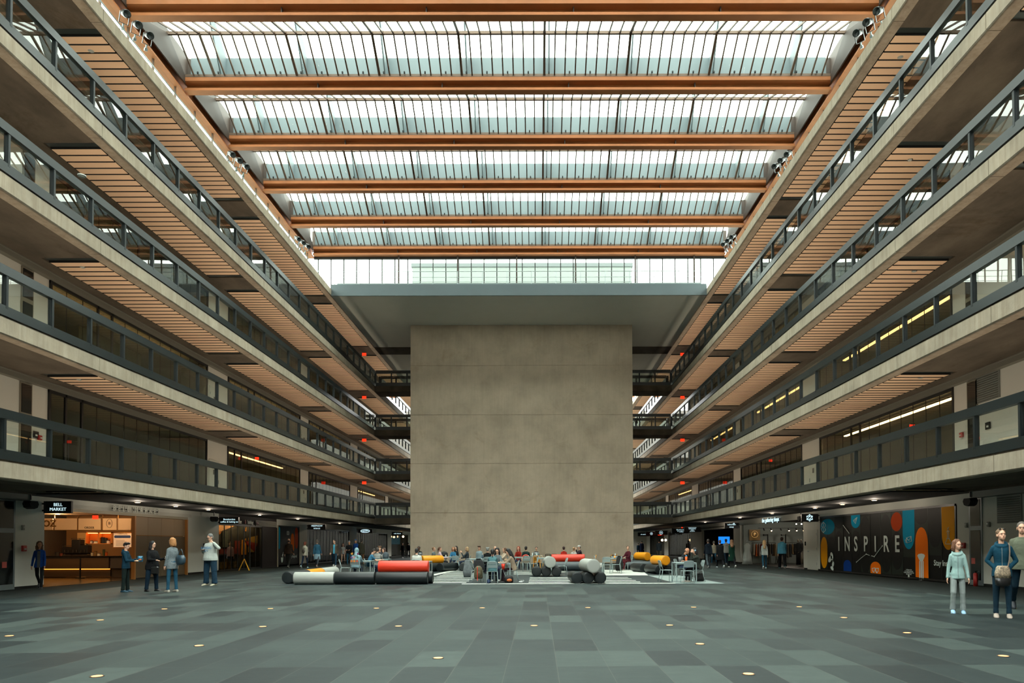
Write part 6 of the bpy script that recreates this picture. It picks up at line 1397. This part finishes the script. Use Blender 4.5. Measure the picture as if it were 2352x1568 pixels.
t = T('wall_poster', 'gold and black square poster with a ringed letter P in the clothing shop', 'poster', (a_, 53.3, z_))
P('panel', MB().box(-.36,.36,-.03,0,-.36,.36), M('poster_gold', (120,88,34), .5, emit=.15), t); P('frame', MB().box(-.4,.4,-.02,.02,-.4,.4), M('poster_frame', (150,120,80)), t)
P('ring', MB().sweep([(.24*math.cos(2*PI*i/24), -.035, .05+.24*math.sin(2*PI*i/24)) for i in range(24)], .012, 5, True), M('poster_light', (230,180,110), .5, emit=.5), t); put_text('lettering', 'P', .3, M('poster_light'), t, (0,-.035,.05), '-y', .006, bold=.01)
t = T('shop_sign', 'lit pale blue letters reading the gathering shops over the clothing shop', 'sign', (gx-.08, 46.3, 2.98))
put_text('lettering', 'the gathering shops', .4, white_sign, t, (-.02, 0, 0), '-x', .02, sx=.98, spacing=1.08); put_text('letter_backing', 'the gathering shops', .4, blackm, t, (.03, -.04, -.012), '-x', .04, sx=.98, spacing=1.08)
cols_rack = [(170,160,140),(190,90,30),(150,140,130),(150,60,70),(110,30,34),(60,50,44),(90,84,70),(40,44,46),(120,100,70),(36,34,32),(210,150,70),(190,130,60),(96,98,90),(30,30,30)]
def rack(x0, x1, Y_, n, off, lab):
    t = T('clothes_rail', 'dark clothes rail %s' % lab, 'clothes rail', ((x0+x1)/2, Y_, .012)); hw = (x1-x0)/2
    P('rail', MB().tube((-hw,0,1.5),(hw,0,1.5),.018), blackm, t); P('upright', MB().tube((-hw,0,0),(-hw,0,1.5),.018), blackm, t); P('upright', MB().tube((hw,0,0),(hw,0,1.5),.018), blackm, t); P('foot', MB().tube((-hw,-.25,.02),(-hw,.25,.02),.018), blackm, t); P('foot', MB().tube((hw,-.25,.02),(hw,.25,.02),.018), blackm, t)
    for i in range(n):
        x = x0+.1+(x1-x0-.2)*i/(n-1); L_ = .75+random.random()*.3; ci = (off+i) % len(cols_rack)
        g = T('garment', '%s garment on the rail %s, number %d' % (('pale','orange','grey','rose','wine','brown','olive','slate','tan','black','amber','ochre','sage','jet')[ci], lab, i+1), 'garment', (x, Y_, 1.5), random.uniform(-.2,.2), 'garments on the shop rails')
        m_ = M('cloth_%d' % ci, cols_rack[ci], .9)
        P('cloth', MB().rings([[(sx*w_, sy*d_, z) for sx, sy in ((-1,-1),(-.3,-1.3),(.3,-1.3),(1,-1),(1,1),(.3,1.3),(-.3,1.3),(-1,1))] for z, w_, d_ in ((-.06,.02,.05),(-.12,.03,.2),(-.2,.035,.22),(-.6,.04,.2),(-L_,.055,.24))]), m_, g)
        P('hanger', MB().path([(0,-.2,-.12),(0,0,-.05),(0,.2,-.12)], .008, 5).tube((0,0,-.05),(0,0,.02),.006), blackm, g)
rack(15.5, 17.2, 52.3, 9, 0, 'under the gold poster'); rack(17.6, 18.9, 51.6, 8, 5, 'at the back of the clothing shop'); rack(19.0, 20.4, 50.6, 8, 10, 'in the clothing shop corner')
for px in (1764, 1805):
    a_, z_ = on_y(px, 1290, 50.0)
    t = T('display_stand', 'tall black pipe stand in the clothing shop, %s' % ('between two rails' if px < 1780 else 'before the lamp lit rail'), 'display stand', (a_, 50, .012)); P('pole', MB().tube((0,0,0),(0,0,2.1),.04), blackm, t); P('arm', MB().tube((0,0,2.05),(-.25,0,2.05),.03).ell((-.28,0,2.05),(.06,.06,.06),8,6), blackm, t)
for a_, b_, e_ in ((17.2, 50.0, 60), (19.6, 48.6, 60), (17.4, 44.5, 45)):  # lamps and fittings added as fill for the clothing shop interior
    t = T('downlight', 'added neutral fill light inside the clothing shop, %s' % ('over the first rail' if b_ == 50.0 else 'over the corner rail' if b_ == 48.6 else 'near the mannequins'), 'ceiling light', (a_, b_, 3.15)); P('lens', MB().tube((0,0,-.02),(0,0,-.005),.07,n=12), M('shop_bulb'), t); P('ring', MB().tube((0,0,-.01),(0,0,0),.09,n=12), M('lamp_trim'), t)
    ld = bpy.data.lights.new('shop_fill_light', 'POINT'); ld.energy = e_; ld.color = (1, .9, .76); ld.shadow_soft_size = .08; lo = bpy.data.objects.new('shop_fill_light', ld); C.objects.link(lo); lo.parent = t; lo.location = (0,0,-.2)
# white long garment at the shop mouth on a stand
a_, b_ = on_floor(1717, 1297)
t = T('display_gown', 'long pale gown on a stand at the clothing shop mouth', 'garment', (a_, b_, 0))
P('gown', MB().rings([[(r*math.cos(q)*(1+.12*math.sin(7*q)), r*.6*math.sin(q)*(1+.12*math.cos(6*q)), z) for q in [2*PI*i/28 for i in range(28)]] for z, r in ((.05,.34),(.5,.27),(1.0,.17),(1.35,.2),(1.5,.08))]), M('gown_white', (170,176,170), .85), t, True); P('stand', MB().tube((0,0,0),(0,0,1.62),.015).ell((0,0,1.62),(.05,.05,.06),8,6), galv, t)
# door on the pier by the hexagon sign
for s, (a, b) in ((1, (38.7, 40.1)), (0, (38.0, 39.3))):
    gx, o = onside(s); ng = gx-o*.001
    d = S('door_3', MB().box(ng-o*.05, ng, a, b, .03, 2.2), M('door_white')); P('door_handle', MB().box(ng-o*.08, ng-o*.05, b-.25, b-.1, 1.0, 1.06), galv, d)
    for z_ in (.3, 1.1, 1.9): P('hinge', MB().box(ng-o*.06, ng-o*.05, a+.02, a+.07, z_, z_+.14), galv, d)
    k_ = T('wall_mounted_reader', 'small black card reader on the pier by the pale door %s' % SIDE[s], 'card reader', (ng-o*.03, b+.35 if s else a-.25, 1.35)); P('body', MB().rbox(-.02,.02,-.05,.05,0,.22), blackm, k_); P('button', MB().box(-.024,.024,-.02,.02,.12,.15), railm_d, k_)
# ---- dark shop with screen
gx, o = onside(1)
S('wall_shop', MB().box(15.2, 21, 66.0, 66.1, 0, 3.05).box(20.9, 21, 55.4, 66, 0, 3.05), blackm)
S('trim_10', MB().box(gx, gx+.1, 55.4, 66.1, 2.68, 2.9), M('wall_paint'))
a_, z_ = on_y(1663, 1240, 62)
t = T('screen', 'bright blue television screen inside the dark shop', 'television', (a_, 62, z_)); P('bezel', MB().box(-.5,.5,0,.05,-.32,.32), blackm, t); P('display', MB().box(-.48,.48,-.01,0,-.3,.3), M('screen_blue', (30,130,235), .4, emit=1.4, var=.5, vs=5, col2=(20,60,120)), t)
P('stand', MB().tube((0,.05,-.3),(0,.05,-z_),.03), blackm, t)
# ---- further fronts on both sides
front(0, 54.7, 66.95, 14, 2.7, thick=(6, 9)); front(0, 69.6, 83.75, 16, 2.7, thick=(5, 10)); front(0, 86, 97, 12, 2.7, thick=(4, 9))
front(1, 71.2, 83.3, 14, 2.7, thick=(5, 9)); front(1, 86, 97, 12, 2.7, thick=(4, 8)); 
for s, y_, lab in ((0, 58, 'dark glazed shop past the mural'), (0, 75, 'glazed shop past the ellipse sign'), (1, 76, 'amber shop by the bridges'), (1, 91, 'far shop beside the core'), (0, 91, 'far shop next to the core')):
    gx, o = onside(s); lamp(gx+o*2.2, gx+o*2.3, y_-3, y_+5, 2.95, 'warm lamp row in the %s' % lab, warm2 if (s, y_) == (1, 76) else M('cool_lamp', (200,225,230), .5, emit=.9))
for i, (s, px, py, Y_) in enumerate(((0,898,1232,90),(0,905,1233,90),(0,926,1232,92),(1,1521,1240,78),(1,1529,1240,78))):
    a_, z_ = on_y(px, py, Y_); t = T('pendant_lamp', 'small glowing pendant bulb deep in a far shop, %s' % ('one of a pair','second of a pair','alone by the core','left of the amber shop pair','brighter of the amber shop pair')[i], 'lamp', (a_, Y_, z_)); P('bulb', MB().ell((0,0,0),(.12,.12,.12),10,8), M('shop_bulb'), t); P('cord', MB().tube((0,0,.1),(0,0,.6),.01), blackm, t)
a_, z_ = on_y(903, 1239, 94); t = T('screen', 'dim blue screen in the far shop next to the core', 'television', (a_, 94, z_)); P('display', MB().box(-.9,.9,-.02,0,-.6,.45), M('screen_dim', (40,110,140), .5, emit=.5), t); P('bezel', MB().box(-.95,.95,0,.06,-.65,.5), blackm, t)
# shelving in the glazed shops
for s, y0_, n_, c_ in ((0, 55.5, 5, (40,46,44)), (0, 71, 6, (50,56,52)), (1, 72, 6, (150,92,30)), (1, 87, 4, (90,80,60))):
    gx, o = onside(s)
    for i in range(n_):
        t = T('shop_shelf', 'stocked shelf rack in %s' % {(0,55.5):'the dark glazed shop past the oval mural',(0,71):'the glazed shop past the ellipse blade sign',(1,72):'the amber lit shop by the bridges',(1,87):'the far shop with the round face emblem'}[(s, y0_)], 'shelf rack', (gx+o*(2.0+.5*(i % 3)), y0_+i*1.9, 0), 0, 'shop racks %s, block %d' % (SIDE[s], y0_))
        m_ = MB()
        for z_ in (.4, .9, 1.4, 1.9): m_.box(-.2,.2,-.8,.8,z_,z_+.03)
        m_.box(-.2,.2,-.82,-.8,0,2.1).box(-.2,.2,.8,.82,0,2.1)
        P('rack', m_, M('rack_dark', (34,34,30), .5), t)
        g_ = MB()
        for z_ in (.43, .93, 1.43):
            for j in range(5):
                h_ = random.uniform(.1,.35); g_.box(-.15,.15,-.75+j*.3,-.55+j*.3,z_,z_+h_)
        q = P('goods', g_, M('goods_%d%d' % (s, y0_), c_, .6, var=.6, vs=3), t); q['kind'] = 'stuff'
# ---- warm strips hidden behind the rails, added to brighten the slatted soffits
for s in (0, 1):
    X = side(s)
    for k in range(1, 5):
        for (a, b, part_) in ((5.0, 62.0, 'main hall'), (64.5, 98, 'second court')):
            t = T('fill_strip', 'added soffit fill light, %s gallery, %s, %s' % (LV[k], SIDE[s], part_), 'lamp', (X(.16), a, FL[k]), 0)
            P('housing', MB().box(-.04,.04,0,b-a,0,.05), railm_d, t)
            ld = bpy.data.lights.new('uplight', 'AREA'); ld.shape = 'RECTANGLE'; ld.size = .06; ld.size_y = b-a; ld.energy = UPL*(b-a); ld.color = (1, .8, .62)
            lo = bpy.data.objects.new('uplight', ld); C.objects.link(lo); lo.parent = t; lo.location = (0, (b-a)/2, .06); lo.rotation_euler = (PI, 0, 0)
# floor lights
lx, lz, G_ = 1.14, 16.69, 2.44
ring_me = MB().tube((0,0,-.02),(0,0,.006),.075,n=20).mesh('ring', M('lamp_steel', (120,112,100), .3, metal=.8)); lens_me = MB().tube((0,0,.006),(0,0,.009),.058,n=20).mesh('lens', M('floor_lens', (255,176,116), .4, emit=1.1))
rowtxt = {0:'farthest row',-1:'second row from the far one',-1.5:'half-offset middle row',-2:'third row at the side',-2.5:'middle row closer in',-3:'row before the closest',-3.5:'closest row'}
for a, b in [(-4,0),(-3,0),(-2,0),(-1,0),(0,0),(1,0),(2,0),(-2.5,-1.5),(-1.5,-1.5),(-.5,-1.5),(.5,-1.5),(-4,-1),(-4,-2),(2,-1),(2,-2),(2,-3),(-2.5,-2.5),(.5,-2.5),(-2.5,-3.5),(.5,-3.5),(-1,-3)]:
    t = T('floor_light', 'round warm light set in the slate floor, one of the scattered dots', 'floor light', (lx+a*G_, lz+b*G_, 0), 0, 'round lights set in the slate floor')
    link('ring', ring_me, t); link('lens', lens_me, t)
# smoke detectors on the soffit panels
for (px, py, k, s) in ((188,403,3,0),(190,612,3,0),(182,870,2,0),(2068,130,5,1),(2090,366,4,1),(2100,621,3,1),(2115,866,2,1),(209,116,5,0)):
    a_, b_ = on_floor(px, py, SF[k]+.02)
    t = T('smoke_detector', 'pale detector on the %s slatted soffit %s' % (('','','second','third','fourth','roof')[k]+(' outer' if py == 612 else ''), SIDE[s]), 'smoke detector', (a_, b_, SF[k]+.03)); P('base', MB().tube((0,0,-.03),(0,0,0),.1,n=16), M('detector_white', (170,174,166), .6), t); P('cap', MB().tube((0,0,-.055),(0,0,-.03),.06,.08,n=16), M('detector_white'), t)

# ---- things seen in the gallery rooms
t = T('bench', 'orange bench behind the first gallery glass above the food market', 'bench', (-18.6, 25.9, FL[1]+.01)); P('seat', MB().rbox(-.3,.3,0,5.2,.35,.5,.04), M('bench_orange', (200,70,30), .6), t); P('base', MB().box(-.25,.25,.1,5.1,0,.35), dkm, t)
for j in range(2):
    t = T('curtain', '%s grey curtain behind the second gallery glass over the food market' % ('first' if j == 0 else 'second'), 'curtain', (-17.5, 27.4+j*2.2, FL[2]+.02))
    m = MB(); m.rings([[(.05*math.sin(i*1.3)+o_, i*.05, z) for i in range(42)]+[(.05*math.sin(i*1.3)+o_-.02, i*.05, z) for i in range(41,-1,-1)] for z in (0, 2.3) for o_ in (0,)]); P('cloth', m, M('curtain_grey', (120,122,110), .9), t, True); P('curtain_rail', MB().tube((0,-.05,2.32),(0,2.1,2.32),.015), blackm, t)
t = T('string_lights', 'string of tiny warm bulbs hung behind the second gallery glass', 'string lights', (-17.2, 25.8, FL[2]+2.75)); P('cord', MB().sweep([(0, i*.3, -.08*abs(math.sin(i*.52))) for i in range(24)], .006, 4), blackm, t)
for i in range(24): link('bulb', sbm, t, (0, i*.3, -.02-.08*abs(math.sin(i*.52)))) if i else link('bulb', (sbm := MB().ell((0,0,0),(.025,.025,.03),8,6).mesh('bulb', M('fairy_bulb', (255,200,130), .5, emit=14))), t, (0,0,-.02))
for s, y_, k, lab in ((0, 24.2, 1, 'first'), (0, 22.2, 2, 'second'), (1, 22.9, 1, 'first'), (1, 22.5, 2, 'second')):
    X = side(s); o = (-1, 1)[s]
    t = T('wall_plate_sign', 'small black room sign on the blank wall, %s gallery %s' % (lab, SIDE[s]), 'sign', (X(2.79), y_, FL[k]+1.35)); P('plate', MB().box(-.01,.01,-.12,.12,0,.22), blackm, t); P('pictogram', MB().box(-o*.012-.002,-o*.012+.002,-.05,.05,.06,.12), M('white_plastic'), t)
for s, y_ in ((0, 24.35), (1, 24.3)):
    X = side(s); o = (-1, 1)[s]
    t = T('fire_alarm', 'red fire alarm box on the first gallery wall %s' % SIDE[s], 'fire alarm', (X(2.8)-o*.03, y_, FL[1]+1.3)); P('box', MB().rbox(-.04,.04,-.08,.08,0,.16), M('alarm_red'), t); P('handle', MB().box(-o*.05-.003,-o*.05+.003,-.04,.04,.05,.09), M('white_plastic'), t)
gx = GXR
t = T('fire_extinguisher', 'red fire extinguisher standing at the shaft window, on the INSPIRE mural side', 'fire extinguisher', (gx-.16, 24.5, 0)); P('cylinder', MB().tube((0,0,0),(0,0,.4),.07,n=16).ell((0,0,.4),(.07,.07,.06)), M('alarm_red'), t, True); P('valve', MB().box(-.02,.02,-.02,.02,.44,.5).box(-.03,.08,-.01,.01,.5,.52), blackm, t); P('hose', MB().sweep([(.03,0,.47),(.09,0,.4),(.08,0,.15)], .01, 6), blackm, t)
# ================================================================ CAMERA, LIGHT, RENDER
cam = bpy.data.cameras.new('camera'); co = bpy.data.objects.new('camera', cam); C.objects.link(co)
cam.sensor_fit = 'HORIZONTAL'; cam.sensor_width = 36; cam.lens = FPX/2352*36
cam.shift_x = (1176-PPX)/2352; cam.shift_y = (PPY-784)/2352
cam.clip_end = 500; cam.clip_start = .05
co.matrix_world = Matrix.Translation((0,0,EYE)) @ Matrix.Rotation(YAW, 4, 'Z') @ Matrix.Rotation(PI/2+PIT, 4, 'X') @ Matrix.Rotation(ROLL, 4, 'Z')
sc = bpy.context.scene; sc.camera = co
w = bpy.data.worlds.new('sky'); sc.world = w; w.use_nodes = True
bg = w.node_tree.nodes['Background']; bg.inputs[0].default_value = (.965, 1.0, .975, 1); bg.inputs[1].default_value = SKY
sc.view_settings.view_transform = 'Standard'; sc.view_settings.look = 'None'; sc.view_settings.gamma = 1; sc.view_settings.exposure = EXPO; sc.view_settings.use_curve_mapping = False
cy = sc.cycles
cy.max_bounces = 7; cy.diffuse_bounces = 4; cy.use_adaptive_sampling = True; cy.adaptive_threshold = .02; cy.glossy_bounces = 4; cy.transmission_bounces = 4; cy.transparent_max_bounces = 40
cy.sample_clamp_indirect = 4; cy.use_denoising = True; cy.caustics_reflective = False; cy.caustics_refractive = False
